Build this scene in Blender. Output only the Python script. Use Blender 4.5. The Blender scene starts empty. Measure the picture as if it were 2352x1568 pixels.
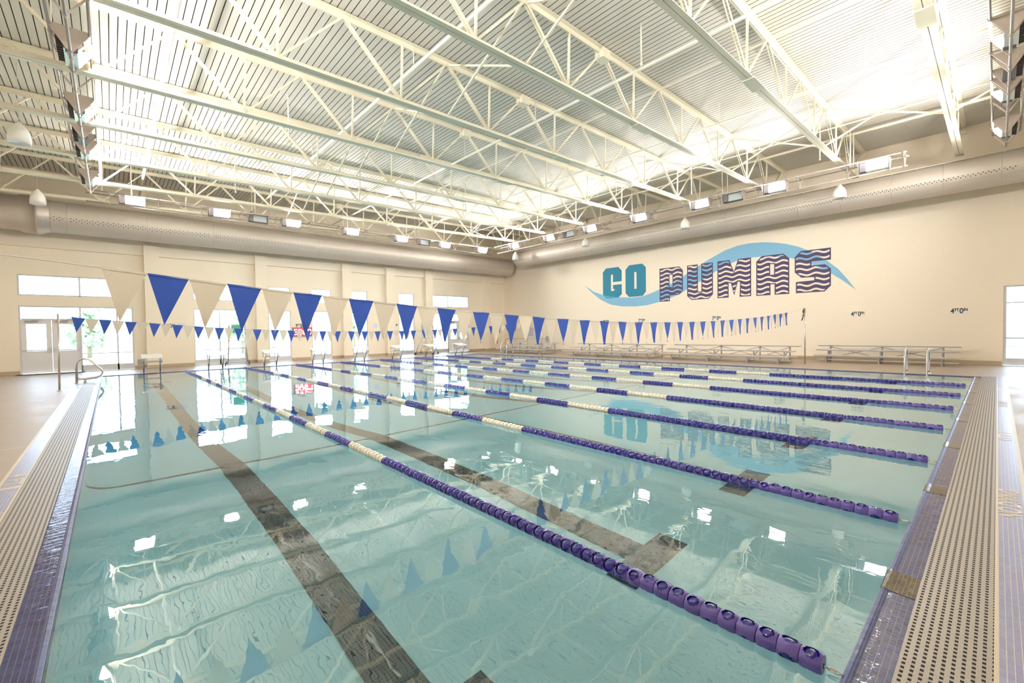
import bpy, math, random
from math import sin, cos, pi, radians
from mathutils import Vector, Matrix, geometry
random.seed(7)
sc = bpy.context.scene
COL = sc.collection

# ------------------------------------------------------------------ camera, world, exposure
def make_camera():
    pitch, yaw, roll = -0.0245013, 0.7376648, -0.0148870
    F = Vector((sin(yaw)*cos(pitch), cos(yaw)*cos(pitch), sin(pitch)))
    R = F.cross(Vector((0, 0, 1))).normalized(); U = R.cross(F)
    c, s = cos(roll), sin(roll)
    R, U = c*R + s*U, -s*R + c*U
    cam = bpy.data.cameras.new('camera'); cam.sensor_width = 36.0
    cam.lens = 36.0*1013.206/2352.0; cam.clip_start = 0.05; cam.clip_end = 400
    o = bpy.data.objects.new('camera', cam); COL.objects.link(o)
    m = Matrix((R, U, -F)).transposed().to_4x4(); m.translation = Vector((0.26935, -0.43896, 1.51006))
    o.matrix_world = m
    sc.camera = o
make_camera()

LAMP = 158.0         # radiance of the flood light lenses
SKY = 4.6           # radiance of the bright hazy sky
w = bpy.data.worlds.new('sky'); sc.world = w; w.use_nodes = True
bg = w.node_tree.nodes['Background']; bg.inputs[0].default_value = (0.62, 0.76, 1.0, 1); bg.inputs[1].default_value = SKY
sc.view_settings.view_transform = 'Standard'; sc.view_settings.look = 'None'
sc.view_settings.gamma = 1.0; sc.view_settings.exposure = 1.42
try: sc.view_settings.use_curve_mapping = False
except Exception: pass
cy = sc.cycles
cy.max_bounces = 12; cy.diffuse_bounces = 6; cy.glossy_bounces = 4; cy.transmission_bounces = 8
cy.transparent_max_bounces = 10; cy.volume_bounces = 0
cy.sample_clamp_indirect = 8.0; cy.use_denoising = True
cy.caustics_refractive = True; cy.caustics_reflective = False; cy.blur_glossy = 0.6

# window portals: only help the sampler find the daylight in the real openings
def portal(name, loc, rot, sx, sy):
    l = bpy.data.lights.new(name, 'AREA'); l.shape = 'RECTANGLE'; l.size = sx; l.size_y = sy
    l.cycles.is_portal = True
    o = bpy.data.objects.new(name, l); COL.objects.link(o); o.location = loc; o.rotation_euler = rot

# ------------------------------------------------------------------ room and pool dimensions (metres)
XW, XE, YS, YN = -4.6, 24.0, -4.0, 26.6
PW, PL = 18.34, 22.63            # pool width (across lanes) and length
def zdeck(x): return 8.50 + 0.0135*x
WINS = [  # x0, x1 of the window bays in the window wall
    (-2.52, 1.06), (3.35, 5.60), (6.72, 7.87), (9.00, 10.15), (11.27, 12.42), (14.61, 15.77), (17.10, 20.44)]
ZL, ZU0, ZU1 = 2.84, 3.27, 4.14
for i, (a, b) in enumerate(WINS):
    portal('daylight_portal', ((a+b)/2, YN+0.12, ZL/2+0.1), (radians(-90), 0, 0), b-a, ZL-0.2)
    portal('daylight_portal', ((a+b)/2, YN+0.12, (ZU0+ZU1)/2), (radians(-90), 0, 0), b-a, ZU1-ZU0)
portal('daylight_portal', (XE+0.12, -1.9, 1.5), (0, radians(90), 0), 2.5, 2.6)

# ------------------------------------------------------------------ material helpers
class NT:
    def __init__(s, m): s.t = m.node_tree; s.n = s.t.nodes; s.l = s.t.links
    def new(s, k, **kw):
        n = s.n.new(k)
        for a, v in kw.items(): setattr(n, a, v)
        return n
    def link(s, a, b): s.l.new(a, b)
    def math(s, op, a, b=None, c=None):
        n = s.new('ShaderNodeMath', operation=op)
        for i, v in enumerate((a, b, c)):
            if v is None: continue
            if isinstance(v, (int, float)): n.inputs[i].default_value = v
            else: s.link(v, n.inputs[i])
        return n.outputs[0]
    def uv(s):
        n = s.new('ShaderNodeUVMap'); x = s.new('ShaderNodeSeparateXYZ'); s.link(n.outputs[0], x.inputs[0])
        return x.outputs[0], x.outputs[1]
    def objco(s):
        n = s.new('ShaderNodeTexCoord'); x = s.new('ShaderNodeSeparateXYZ'); s.link(n.outputs['Object'], x.inputs[0])
        return x.outputs
    def lines(s, u, pitch, width):       # 1 on a line of that width every pitch
        f = s.math('FRACT', s.math('DIVIDE', u, pitch))
        return s.math('LESS_THAN', f, width/pitch)
    def mix(s, f, a, b):
        n = s.new('ShaderNodeMix', data_type='RGBA')
        if isinstance(f, (int, float)): n.inputs[0].default_value = f
        else: s.link(f, n.inputs[0])
        for i, v in ((6, a), (7, b)):
            if isinstance(v, tuple): n.inputs[i].default_value = (*v, 1) if len(v) == 3 else v
            else: s.link(v, n.inputs[i])
        return n.outputs[2]
    def noise(s, scale, detail=3, rough=0.5, vec=None, coord='Object'):
        n = s.new('ShaderNodeTexNoise'); n.inputs['Scale'].default_value = scale
        n.inputs['Detail'].default_value = detail; n.inputs['Roughness'].default_value = rough
        if vec is None:
            tc = s.new('ShaderNodeTexCoord'); vec = tc.outputs[coord]
        s.link(vec, n.inputs['Vector']); return n.outputs['Fac']
    def scaled(s, sx, sy, sz, coord='Object'):
        tc = s.new('ShaderNodeTexCoord'); m = s.new('ShaderNodeMapping'); m.inputs['Scale'].default_value = (sx, sy, sz)
        s.link(tc.outputs[coord], m.inputs[0]); return m.outputs[0]
    def bump(s, h, strength, dist):
        n = s.new('ShaderNodeBump'); n.inputs['Strength'].default_value = strength; n.inputs['Distance'].default_value = dist
        s.link(h, n.inputs['Height']); return n.outputs[0]

MATS = {}
def mat(name, col, rough=0.5, metal=0.0, vary=0.0, vscale=3.0, bump=0.0, bscale=40.0, spec=0.5, coat=0.0, emit=None, estr=0.0, sub=None):
    m = bpy.data.materials.new(name); m.use_nodes = True; t = NT(m)
    p = t.n['Principled BSDF']
    p.inputs['Base Color'].default_value = (*col, 1); p.inputs['Roughness'].default_value = rough
    p.inputs['Metallic'].default_value = metal; p.inputs['Specular IOR Level'].default_value = spec
    if coat: p.inputs['Coat Weight'].default_value = coat; p.inputs['Coat Roughness'].default_value = 0.08
    if vary:
        f = t.noise(vscale, 4)
        dk = tuple(c*(1-vary) for c in col); lt = tuple(min(1, c*(1+vary)) for c in col)
        t.link(t.mix(f, dk, lt), p.inputs['Base Color'])
    if bump:
        t.link(t.bump(t.noise(bscale, 3), bump, 0.01), p.inputs['Normal'])
    if emit: p.inputs['Emission Color'].default_value = (*emit, 1); p.inputs['Emission Strength'].default_value = estr
    MATS[name] = m
    return m

wall_m = mat('cream_painted_wall', (0.90, 0.815, 0.69), 0.7, vary=0.03, vscale=0.6)
def brick_wall_mat():
    m = mat('cream_painted_block_wall', (0.80, 0.73, 0.61), 0.62); t = NT(m); p = t.n['Principled BSDF']
    u, v = t.uv()
    row = t.math('FLOOR', t.math('DIVIDE', v, 0.2032))
    odd = t.math('MULTIPLY', t.math('MODULO', row, 2.0), 0.2032)
    h = t.lines(t.math('ADD', v, 0.003), 0.2032, 0.008); ve = t.lines(t.math('ADD', u, odd), 0.4064, 0.008)
    l = t.math('MAXIMUM', h, ve)
    f = t.noise(0.5, 3)
    t.link(t.mix(t.math('MULTIPLY', l, 0.35), t.mix(f, (0.865, 0.765, 0.645), (0.885, 0.79, 0.67)), (0.82, 0.72, 0.60)), p.inputs['Base Color'])
    t.link(t.bump(t.math('SUBTRACT', 1.0, l), 0.25, 0.003), p.inputs['Normal'])
    return m
block_m = brick_wall_mat()
base_m = mat('tan_baseboard', (0.50, 0.40, 0.29), 0.5, vary=0.06)
deck_m = mat('white_acoustic_roof_deck', (0.71, 0.675, 0.61), 0.6, vary=0.02, vscale=0.8)
groove_m = mat('dark_deck_slot', (0.11, 0.095, 0.075), 0.8)
steel_m = mat('cream_painted_steel', (0.84, 0.79, 0.66), 0.45, vary=0.03)
pipe_m = mat('white_painted_pipe', (0.86, 0.84, 0.76), 0.4, vary=0.02)
def floor_mat():
    m = mat('brushed_tan_concrete', (0.60, 0.50, 0.40), 0.42); t = NT(m); p = t.n['Principled BSDF']
    a = t.noise(1.6, 5, 0.6, t.scaled(0.5, 2.4, 1)); b = t.noise(60, 3, 0.6, t.scaled(0.2, 1, 1))
    c = t.mix(a, (0.32, 0.245, 0.18), (0.45, 0.36, 0.28))
    t.link(t.mix(t.math('MULTIPLY', b, 0.25), c, (0.52, 0.44, 0.36)), p.inputs['Base Color'])
    r = t.math('ADD', t.math('MULTIPLY', a, 0.35), 0.26); t.link(r, p.inputs['Roughness'])
    t.link(t.bump(b, 0.25, 0.003), p.inputs['Normal'])
    return m
floor_m = floor_mat()
joint_m = mat('pale_joint_sealant', (0.74, 0.66, 0.54), 0.6)
def tile_mat(name, col, grout, pitch, gw, rough, wav=0.0, cross=1.0, var=0.25, along=1.0, wavscale=9.0):
    m = mat(name, col, rough); t = NT(m); p = t.n['Principled BSDF']
    u, v = t.uv()
    lu = t.math('MULTIPLY', t.lines(u, pitch, gw), cross); lv = t.math('MULTIPLY', t.lines(t.math('ADD', v, 100.0), pitch, gw), along)
    l = t.math('MAXIMUM', lu, lv)
    fl = t.new('ShaderNodeCombineXYZ'); t.link(t.math('FLOOR', t.math('DIVIDE', u, pitch)), fl.inputs[0]); t.link(t.math('FLOOR', t.math('DIVIDE', v, pitch)), fl.inputs[1])
    wn = t.new('ShaderNodeTexWhiteNoise'); t.link(fl.outputs[0], wn.inputs['Vector'])
    base = t.mix(wn.outputs['Value'], tuple(c*(1-var) for c in col), tuple(c*(1+var) for c in col))
    t.link(t.mix(l, base, grout), p.inputs['Base Color'])
    h = t.math('MULTIPLY', l, -0.3)
    nb = t.bump(h, 0.4, 0.002)
    if wav:
        n2 = t.new('ShaderNodeBump'); n2.inputs['Strength'].default_value = 1.0; n2.inputs['Distance'].default_value = wav
        cx = t.new('ShaderNodeCombineXYZ'); t.link(t.math('MULTIPLY', u, 2.2), cx.inputs[0]); t.link(v, cx.inputs[1])
        t.link(t.noise(wavscale, 4, 0.55, cx.outputs[0]), n2.inputs['Height']); t.link(n2.outputs[0], p.inputs['Normal'])
        p.inputs['Coat Weight'].default_value = 0.18; p.inputs['Coat Roughness'].default_value = 0.03
        t.link(n2.outputs[0], p.inputs['Coat Normal'])
    else: t.link(nb, p.inputs['Normal'])
    return m
strip_m = tile_mat('periwinkle_mosaic_tile', (0.30, 0.31, 0.50), (0.62, 0.56, 0.46), 0.0242, 0.003, 0.3, cross=0.35, var=0.08)
wet_m = tile_mat('wet_dark_blue_gutter_tile', (0.060, 0.070, 0.20), (0.40, 0.34, 0.22), 0.0254, 0.0022, 0.10, wav=0.006, cross=0.25, var=0.2, along=0.5)
lip_m = tile_mat('dark_blue_lip_tile', (0.07, 0.09, 0.24), (0.25, 0.24, 0.24), 0.0254, 0.002, 0.45, wav=0.002, cross=0.4)
lip_m.node_tree.nodes['Principled BSDF'].inputs['Coat Weight'].default_value = 0.04
lip_m.node_tree.nodes['Principled BSDF'].inputs['Specular IOR Level'].default_value = 0.25
black_m = tile_mat('black_lane_tile', (0.030, 0.026, 0.022), (0.16, 0.14, 0.12), 0.0254, 0.0022, 0.25, var=0.5)
brown_m = tile_mat('wet_black_target_tile', (0.060, 0.045, 0.030), (0.32, 0.25, 0.12), 0.0254, 0.0022, 0.10, wav=0.003, var=0.2)
cream_tile_m = mat('cream_edge_tile', (0.66, 0.57, 0.44), 0.4, vary=0.06, vscale=20)
def grate_mat():
    m = mat('beige_plastic_gutter_grate', (0.60, 0.53, 0.43), 0.45); t = NT(m); p = t.n['Principled BSDF']
    u, v = t.uv()
    hv = t.lines(t.math('ADD', v, 100.0), 0.0305, 0.0125); hu = t.lines(t.math('ADD', u, 100.0), 0.0355, 0.0185)
    hole = t.math('MULTIPLY', hv, hu)
    slit = t.math('MULTIPLY', hv, t.lines(t.math('ADD', u, 100.0-0.0255), 0.0355, 0.003))
    f = t.noise(30, 2)
    c = t.mix(f, (0.325, 0.285, 0.25), (0.39, 0.345, 0.305))
    c = t.mix(t.math('MULTIPLY', slit, 0.6), c, (0.12, 0.09, 0.07))
    t.link(t.mix(hole, c, (0.012, 0.010, 0.008)), p.inputs['Base Color'])
    t.link(t.bump(t.math('SUBTRACT', 1.0, hole), 0.5, 0.006), p.inputs['Normal'])
    t.link(t.math('ADD', t.math('MULTIPLY', hole, 0.5), 0.4), p.inputs['Roughness'])
    return m
grate_m = grate_mat()
plaster_m = mat('white_pool_plaster', (0.78, 0.87, 0.86), 0.5, vary=0.04, vscale=1.2)
def water_mat():
    m = bpy.data.materials.new('pool_water'); m.use_nodes = True; t = NT(m); t.n.clear()
    out = t.new('ShaderNodeOutputMaterial'); g = t.new('ShaderNodeBsdfGlass'); g.inputs['IOR'].default_value = 1.333
    g.inputs['Roughness'].default_value = 0.0; g.inputs['Color'].default_value = (1, 1, 1, 1)
    a = t.noise(1.3, 2, 0.5, t.scaled(1, 0.6, 1)); b = t.noise(9.0, 2, 0.5, t.scaled(1, 0.45, 1))
    h = t.math('ADD', t.math('MULTIPLY', a, 1.0), t.math('MULTIPLY', b, 0.10))
    t.link(t.bump(h, 1.0, 0.006), g.inputs['Normal'])
    gl = t.new('ShaderNodeBsdfGlossy'); gl.inputs['Roughness'].default_value = 0.0; gl.inputs['Color'].default_value = (1, 1, 1, 1)
    t.link(g.inputs['Normal'].links[0].from_socket, gl.inputs['Normal'])
    mx = t.new('ShaderNodeMixShader'); mx.inputs[0].default_value = 0.13  # added mirror layer that strengthens reflections beyond those of plain water
    t.link(g.outputs[0], mx.inputs[1]); t.link(gl.outputs[0], mx.inputs[2]); t.link(mx.outputs[0], out.inputs['Surface'])
    v = t.new('ShaderNodeVolumeAbsorption'); v.inputs['Color'].default_value = (0.40, 0.88, 0.975, 1); v.inputs['Density'].default_value = 0.46
    t.link(v.outputs[0], out.inputs['Volume'])
    return m
water_m = water_mat()
def glass_mat():
    m = bpy.data.materials.new('window_glass'); m.use_nodes = True; t = NT(m); t.n.clear()
    out = t.new('ShaderNodeOutputMaterial'); tr = t.new('ShaderNodeBsdfTransparent'); tr.inputs[0].default_value = (0.95, 0.98, 0.97, 1)
    gl = t.new('ShaderNodeBsdfGlossy'); gl.inputs['Roughness'].default_value = 0.02
    lw = t.new('ShaderNodeFresnel'); lw.inputs[0].default_value = 1.45
    mx = t.new('ShaderNodeMixShader'); t.link(t.math('MULTIPLY', lw.outputs[0], 0.8), mx.inputs[0]); t.link(tr.outputs[0], mx.inputs[1]); t.link(gl.outputs[0], mx.inputs[2])
    t.link(mx.outputs[0], out.inputs['Surface']); return m
glass_m = glass_mat()
frame_m = mat('silver_aluminium_frame', (0.62, 0.63, 0.66), 0.4, metal=0.35, vary=0.02)
door_m = mat('light_grey_door_paint', (0.80, 0.79, 0.80), 0.45, vary=0.02)
chrome_m = mat('brushed_stainless_steel', (0.62, 0.58, 0.55), 0.22, metal=0.9)
alu_m = mat('bleacher_aluminium', (0.66, 0.63, 0.60), 0.38, metal=0.35, vary=0.03)
legal_m = mat('galvanised_leg_steel', (0.40, 0.38, 0.38), 0.45, metal=0.4)
darkpl_m = mat('dark_bracket_plastic', (0.06, 0.055, 0.05), 0.5)
truss_m = mat('galvanised_light_truss', (0.34, 0.31, 0.31), 0.5, metal=0.2)
plate_m = mat('taupe_fixture_plate', (0.50, 0.43, 0.40), 0.5, vary=0.03)
hous_m = mat('dark_grey_fixture_housing', (0.16, 0.15, 0.17), 0.45)
fin_m = mat('fixture_heat_sink', (0.08, 0.07, 0.08), 0.4)
refl_m = mat('pale_fixture_reflector', (0.70, 0.74, 0.74), 0.3, metal=0.3)
lamp_m = mat('lit_flood_lens', (1, 1, 1), 0.3, emit=(1.0, 0.955, 0.88), estr=LAMP)
offglass_m = mat('unlit_flood_glass', (0.42, 0.47, 0.50), 0.12)
pend_m = mat('white_pendant_enamel', (0.86, 0.84, 0.82), 0.35)
pendin_m = mat('pendant_inner_lens', (0.75, 0.78, 0.85), 0.3)
def duct_mat(rows):
    m = mat('galvanised_duct_sheet', (0.60, 0.54, 0.49), 0.55, metal=0.4); t = NT(m); p = t.n['Principled BSDF']
    u, v = t.uv()        # u metres along, v metres round from the bottom
    a = t.noise(1.2, 3, 0.5, t.scaled(0.6, 0.6, 0.6))
    c = t.mix(a, (0.56, 0.50, 0.45), (0.64, 0.58, 0.53))
    du = 0.12 if rows == 2 else 0.16
    def dots(off, vc):
        fu = t.math('SUBTRACT', t.math('FRACT', t.math('DIVIDE', t.math('ADD', u, off+50.0), du)), 0.5)
        fu = t.math('MULTIPLY', fu, du); fv = t.math('SUBTRACT', v, vc)
        d = t.math('ADD', t.math('MULTIPLY', fu, fu), t.math('MULTIPLY', fv, fv))
        return t.math('LESS_THAN', d, 0.017**2)
    if rows == 2: dd = t.math('MAXIMUM', dots(0, 0.0), dots(0.06, 0.05))
    else: dd = t.math('MAXIMUM', t.math('MAXIMUM', dots(0, 0.06), dots(0, -0.06)), dots(0.08, 0.0))
    seg = t.math('GREATER_THAN', t.math('FRACT', t.math('DIVIDE', t.math('ADD', u, 1.0), 4.9)), 0.035)
    dd = t.math('MULTIPLY', dd, seg)
    t.link(t.mix(dd, c, (0.03, 0.025, 0.02)), p.inputs['Base Color'])
    return m
ductA_m, ductB_m = duct_mat(3), duct_mat(2)
duct_plain = mat('galvanised_duct_fitting', (0.56, 0.50, 0.46), 0.38, metal=0.5, vary=0.08, vscale=1.5)
blue_flag = mat('royal_blue_vinyl_pennant', (0.018, 0.075, 0.42), 0.5, vary=0.05)
white_flag = mat('cream_vinyl_pennant', (0.66, 0.585, 0.48), 0.5, vary=0.03)
cord_m = mat('white_cord', (0.62, 0.57, 0.50), 0.6)
shell_p = mat('purple_float_shell', (0.125, 0.085, 0.39), 0.3, vary=0.08, vscale=12, coat=0.3)
ball_b = mat('deep_blue_float_core', (0.006, 0.004, 0.24), 0.12, coat=0.6)
shell_w = mat('cream_float_shell', (0.84, 0.79, 0.68), 0.3)
ball_w = mat('pale_float_core', (0.74, 0.67, 0.54), 0.2, coat=0.5)
white_fib = mat('white_fibreglass', (0.86, 0.84, 0.80), 0.5, bump=0.05, bscale=200)
green_m = mat('green_plastic_backrest', (0.10, 0.42, 0.30), 0.4)
rubber_m = mat('black_rubber', (0.03, 0.03, 0.035), 0.7)
sky_blue = mat('sky_blue_wall_paint', (0.22, 0.46, 0.68), 0.6)
teal_m = mat('teal_wall_paint', (0.008, 0.21, 0.35), 0.6)
teal2_m = mat('light_teal_wall_paint', (0.06, 0.34, 0.42), 0.6)
purple_m = mat('dark_purple_wall_paint', (0.075, 0.05, 0.13), 0.6)
plaque_m = mat('pale_sign_plate', (0.80, 0.76, 0.70), 0.45)
ink_m = mat('black_sign_ink', (0.03, 0.03, 0.04), 0.5)
greyplate_m = mat('grey_wall_plate', (0.42, 0.41, 0.42), 0.5)
matt_m = mat('dark_entrance_mat', (0.10, 0.09, 0.10), 0.9)
poster_m = mat('pale_lavender_notice', (0.70, 0.72, 0.84), 0.5)
red_led = mat('red_display_face', (0.25, 0.0, 0.01), 0.4, emit=(1.0, 0.02, 0.04), estr=0.75)
led_m = mat('lit_led_segment', (1, .8, .8), 0.4, emit=(1.0, 0.72, 0.66), estr=9.0)
grass_m = mat('pale_lawn_grass', (0.55, 0.62, 0.42), 0.9, vary=0.15, vscale=0.8)  # pale green lawn colour with random tone variation
leaf_m = mat('green_tree_leaves', (0.42, 0.52, 0.36), 0.8, vary=0.3, vscale=2)
bark_m = mat('grey_brown_bark', (0.25, 0.2, 0.15), 0.9)
carblue_m = mat('light_blue_car_paint', (0.25, 0.35, 0.62), 0.3)
ext_red = mat('red_extinguisher_paint', (0.35, 0.03, 0.03), 0.3)
def stripe_mat():
    m = mat('purple_wave_stripe_paint', (0.075, 0.05, 0.13), 0.6); t = NT(m); p = t.n['Principled BSDF']
    u, v = t.uv()
    s = t.math('MULTIPLY', t.math('SINE', t.math('MULTIPLY', u, 2*pi/0.66)), 0.045)
    f = t.math('FRACT', t.math('DIVIDE', t.math('ADD', t.math('ADD', v, s), 10.0), 0.243))
    gap = t.math('LESS_THAN', f, 0.36)
    tr = t.new('ShaderNodeBsdfTransparent'); mx = t.new('ShaderNodeMixShader')
    t.link(gap, mx.inputs[0]); t.link(p.outputs[0], mx.inputs[1]); t.link(tr.outputs[0], mx.inputs[2])
    t.link(mx.outputs[0], t.n['Material Output'].inputs['Surface'])
    return m
stripe_m = stripe_mat()

# ------------------------------------------------------------------ mesh helpers
def V(*a): return Vector(a)
class MB:
    def __init__(s): s.v = []; s.f = []; s.m = []; s.sm = []; s.uv = {}
    def add(s, vs, fs, m=0, smooth=False, uvs=None):
        o = len(s.v); s.v += [tuple(v) for v in vs]
        for i, f in enumerate(fs):
            if uvs: s.uv[len(s.f)] = uvs[i]
            s.f.append(tuple(o+k for k in f)); s.m.append(m); s.sm.append(smooth)
        return s
    def box(s, x0, x1, y0, y1, z0, z1, m=0):
        vs = [(x, y, z) for z in (z0, z1) for y in (y0, y1) for x in (x0, x1)]
        return s.add(vs, [(0,2,3,1), (4,5,7,6), (0,1,5,4), (2,6,7,3), (0,4,6,2), (1,3,7,5)], m)
    def obox(s, c, X, Y, Z, m=0):      # half-extent vectors
        c = Vector(c); X, Y, Z = Vector(X), Vector(Y), Vector(Z)
        vs = [c + X*i + Y*j + Z*k for k in (-1, 1) for j in (-1, 1) for i in (-1, 1)]
        return s.add(vs, [(0,2,3,1), (4,5,7,6), (0,1,5,4), (2,6,7,3), (0,4,6,2), (1,3,7,5)], m)
    def bar(s, p, q, w, h, m=0, up=(0, 0, 1)):
        p, q = Vector(p), Vector(q); d = q-p; a = d.normalized(); u = Vector(up)
        if abs(a.dot(u)) > 0.98: u = Vector((0, 1, 0))
        r = a.cross(u).normalized(); u = r.cross(a)
        return s.obox((p+q)/2, d/2, r*w/2, u*h/2, m)
    def path(s, pts, r, n=8, m=0, closed=False, caps=True):
        pts = [Vector(p) for p in pts]; N = len(pts); T = []
        for i in range(N):
            a = pts[(i-1) % N] if (i > 0 or closed) else pts[0]; b = pts[(i+1) % N] if (i < N-1 or closed) else pts[-1]
            T.append((b-a).normalized())
        u = Vector((0, 0, 1)) if abs(T[0].z) < 0.9 else Vector((1, 0, 0))
        u = (u - T[0]*u.dot(T[0])).normalized(); vs = []
        for i in range(N):
            u = (u - T[i]*u.dot(T[i])).normalized(); w_ = T[i].cross(u)
            vs += [pts[i] + (u*cos(2*pi*k/n) + w_*sin(2*pi*k/n))*r for k in range(n)]
        fs = []
        for i in range(N if closed else N-1):
            j = (i+1) % N
            fs += [(i*n+k, i*n+(k+1) % n, j*n+(k+1) % n, j*n+k) for k in range(n)]
        s.add(vs, fs, m, True)
        if caps and not closed:
            o = len(s.v)-len(vs)
            s.f.append(tuple(o+k for k in range(n))[::-1]); s.m.append(m); s.sm.append(False)
            s.f.append(tuple(o+(N-1)*n+k for k in range(n))); s.m.append(m); s.sm.append(False)
        return s
    def tube(s, p, q, r, n=10, m=0): return s.path([p, q], r, n, m)
    def lathe(s, prof, c=(0, 0, 0), n=16, m=0, axis='Z'):
        vs = []
        for r, z in prof:
            for k in range(n):
                a = 2*pi*k/n; x, y = r*cos(a), r*sin(a)
                p = (x, y, z) if axis == 'Z' else ((z, x, y) if axis == 'X' else (y, z, x))
                vs.append((p[0]+c[0], p[1]+c[1], p[2]+c[2]))
        fs = [(i*n+k, i*n+(k+1) % n, (i+1)*n+(k+1) % n, (i+1)*n+k) for i in range(len(prof)-1) for k in range(n)]
        return s.add(vs, fs, m, True)
    def poly(s, loops, fn, m=0, uv=False, flip=False):   # flat polygon with holes, fn maps (a,b)->xyz
        flat = [p for l in loops for p in l]
        tris = geometry.tessellate_polygon([[Vector((a, b, 0)) for a, b in l] for l in loops])
        out = []
        for t in tris:
            t = tuple(t); a, b, c = (flat[i] for i in t)
            if (b[0]-a[0])*(c[1]-a[1]) - (b[1]-a[1])*(c[0]-a[0]) < 0: t = t[::-1]
            if flip: t = t[::-1]
            out.append(t)
        s.add([fn(a, b) for a, b in flat], out, m, False, [[flat[i] for i in t] for t in out] if uv else None)
        return s
    def prism(s, pts, z0, z1, fn, m=0):      # convex or concave outline extruded
        n = len(pts); area = sum(pts[i][0]*pts[(i+1) % n][1]-pts[(i+1) % n][0]*pts[i][1] for i in range(n))
        if area < 0: pts = pts[::-1]
        vs = [fn(a, b, z0) for a, b in pts] + [fn(a, b, z1) for a, b in pts]
        tr = [tuple(t) for t in geometry.tessellate_polygon([[Vector((a, b, 0)) for a, b in pts]])]
        fs = []
        for t in tr:
            a, b, c = (pts[i] for i in t)
            if (b[0]-a[0])*(c[1]-a[1]) - (b[1]-a[1])*(c[0]-a[0]) < 0: t = t[::-1]
            fs.append(t[::-1]); fs.append(tuple(i+n for i in t))
        fs += [(i, (i+1) % n, (i+1) % n+n, i+n) for i in range(n)]
        return s.add(vs, fs, m)
    def strip(s, a, b, c, d, m=0, uvs=None, smooth=False):
        return s.add([a, b, c, d], [(0, 1, 2, 3)], m, smooth, [uvs] if uvs else None)
    def build(s, name, mats, parent=None, loc=None, shift=(0, 0, 0)):
        me = bpy.data.meshes.new(name)
        if any(shift): s.v = [(x-shift[0], y-shift[1], z-shift[2]) for x, y, z in s.v]
        me.from_pydata(s.v, [], s.f)
        if not isinstance(mats, (list, tuple)): mats = [mats]
        for k in mats: me.materials.append(k)
        me.polygons.foreach_set('material_index', s.m); me.polygons.foreach_set('use_smooth', s.sm)
        if s.uv:
            ul = me.uv_layers.new(name='UVMap')
            for pi_, po in enumerate(me.polygons):
                if pi_ in s.uv:
                    for k, li in enumerate(po.loop_indices): ul.data[li].uv = s.uv[pi_][k]
        me.update()
        o = bpy.data.objects.new(name, me); COL.objects.link(o)
        if parent: o.parent = parent
        if loc is not None: o.location = loc
        return o
def tag(o, label=None, cat=None, group=None, kind=None):
    if label: o['label'] = label
    if cat: o['category'] = cat
    if group: o['group'] = group
    if kind: o['kind'] = kind
    return o
def thing(name, label, cat, loc=(0, 0, 0), rz=0.0, group=None):
    o = bpy.data.objects.new(name, None); COL.objects.link(o); o.empty_display_size = 0.2
    o.location = loc; o.rotation_euler = (0, 0, rz); return tag(o, label, cat, group)
def copy_tree(o, parent=None):
    c = o.copy(); COL.objects.link(c); c.parent = parent
    for ch in [x for x in o.children]: copy_tree(ch, c)
    return c
ORD = ['first', 'second', 'third', 'fourth', 'fifth', 'sixth', 'seventh', 'eighth', 'ninth', 'tenth', 'eleventh']
def text_mesh(body, size, mat_, name='lettering', bold=0.0, align='CENTER', xscale=1.0):
    cu = bpy.data.curves.new('t', 'FONT'); cu.body = body; cu.size = size; cu.align_x = align; cu.align_y = 'CENTER'; cu.offset = bold
    o = bpy.data.objects.new('t', cu); COL.objects.link(o)
    dg = bpy.context.evaluated_depsgraph_get(); me = bpy.data.meshes.new_from_object(o.evaluated_get(dg))
    bpy.data.objects.remove(o); bpy.data.curves.remove(cu); me.name = name; me.materials.clear(); me.materials.append(mat_)
    for v in me.vertices: v.co.x *= xscale
    return me

# ------------------------------------------------------------------ room shell
def holed_wall(u0, u1, z1, holes, fn):       # fn(u0,u1,z0,z1) -> box args
    us = sorted({u0, u1, *[h[0] for h in holes], *[h[1] for h in holes]}); zs = sorted({0.0, z1, *[h[2] for h in holes], *[h[3] for h in holes]})
    mb = MB()
    for a, b in zip(us, us[1:]):
        for c, d in zip(zs, zs[1:]):
            mu, mz = (a+b)/2, (c+d)/2
            if any(h[0] < mu < h[1] and h[2] < mz < h[3] for h in holes): continue
            mb.box(*fn(a, b, c, d))
    return mb
holes = [(a, b, 0.0, ZL) for a, b in WINS] + [(a, b, ZU0, ZU1) for a, b in WINS]
wn = holed_wall(XW-.3, XE+.3, 9.0, holes, lambda a, b, c, d: (a, b, YN, YN+.3, c, d))
cols = [(1.50, 2.05), (6.08, 6.63), (10.75, 11.3), (13.62, 14.2), (16.55, 17.10), (21.7, 22.3)]
for a, b in cols: wn.box(a, b, YN-.32, YN, 0, 5.76)
wn.box(XW, XE, YN-.14, YN, 5.28, 9.0)
for k in range(len(cols)+1): pass
tag(wn.build('wall_north', wall_m), kind='structure')
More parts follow.
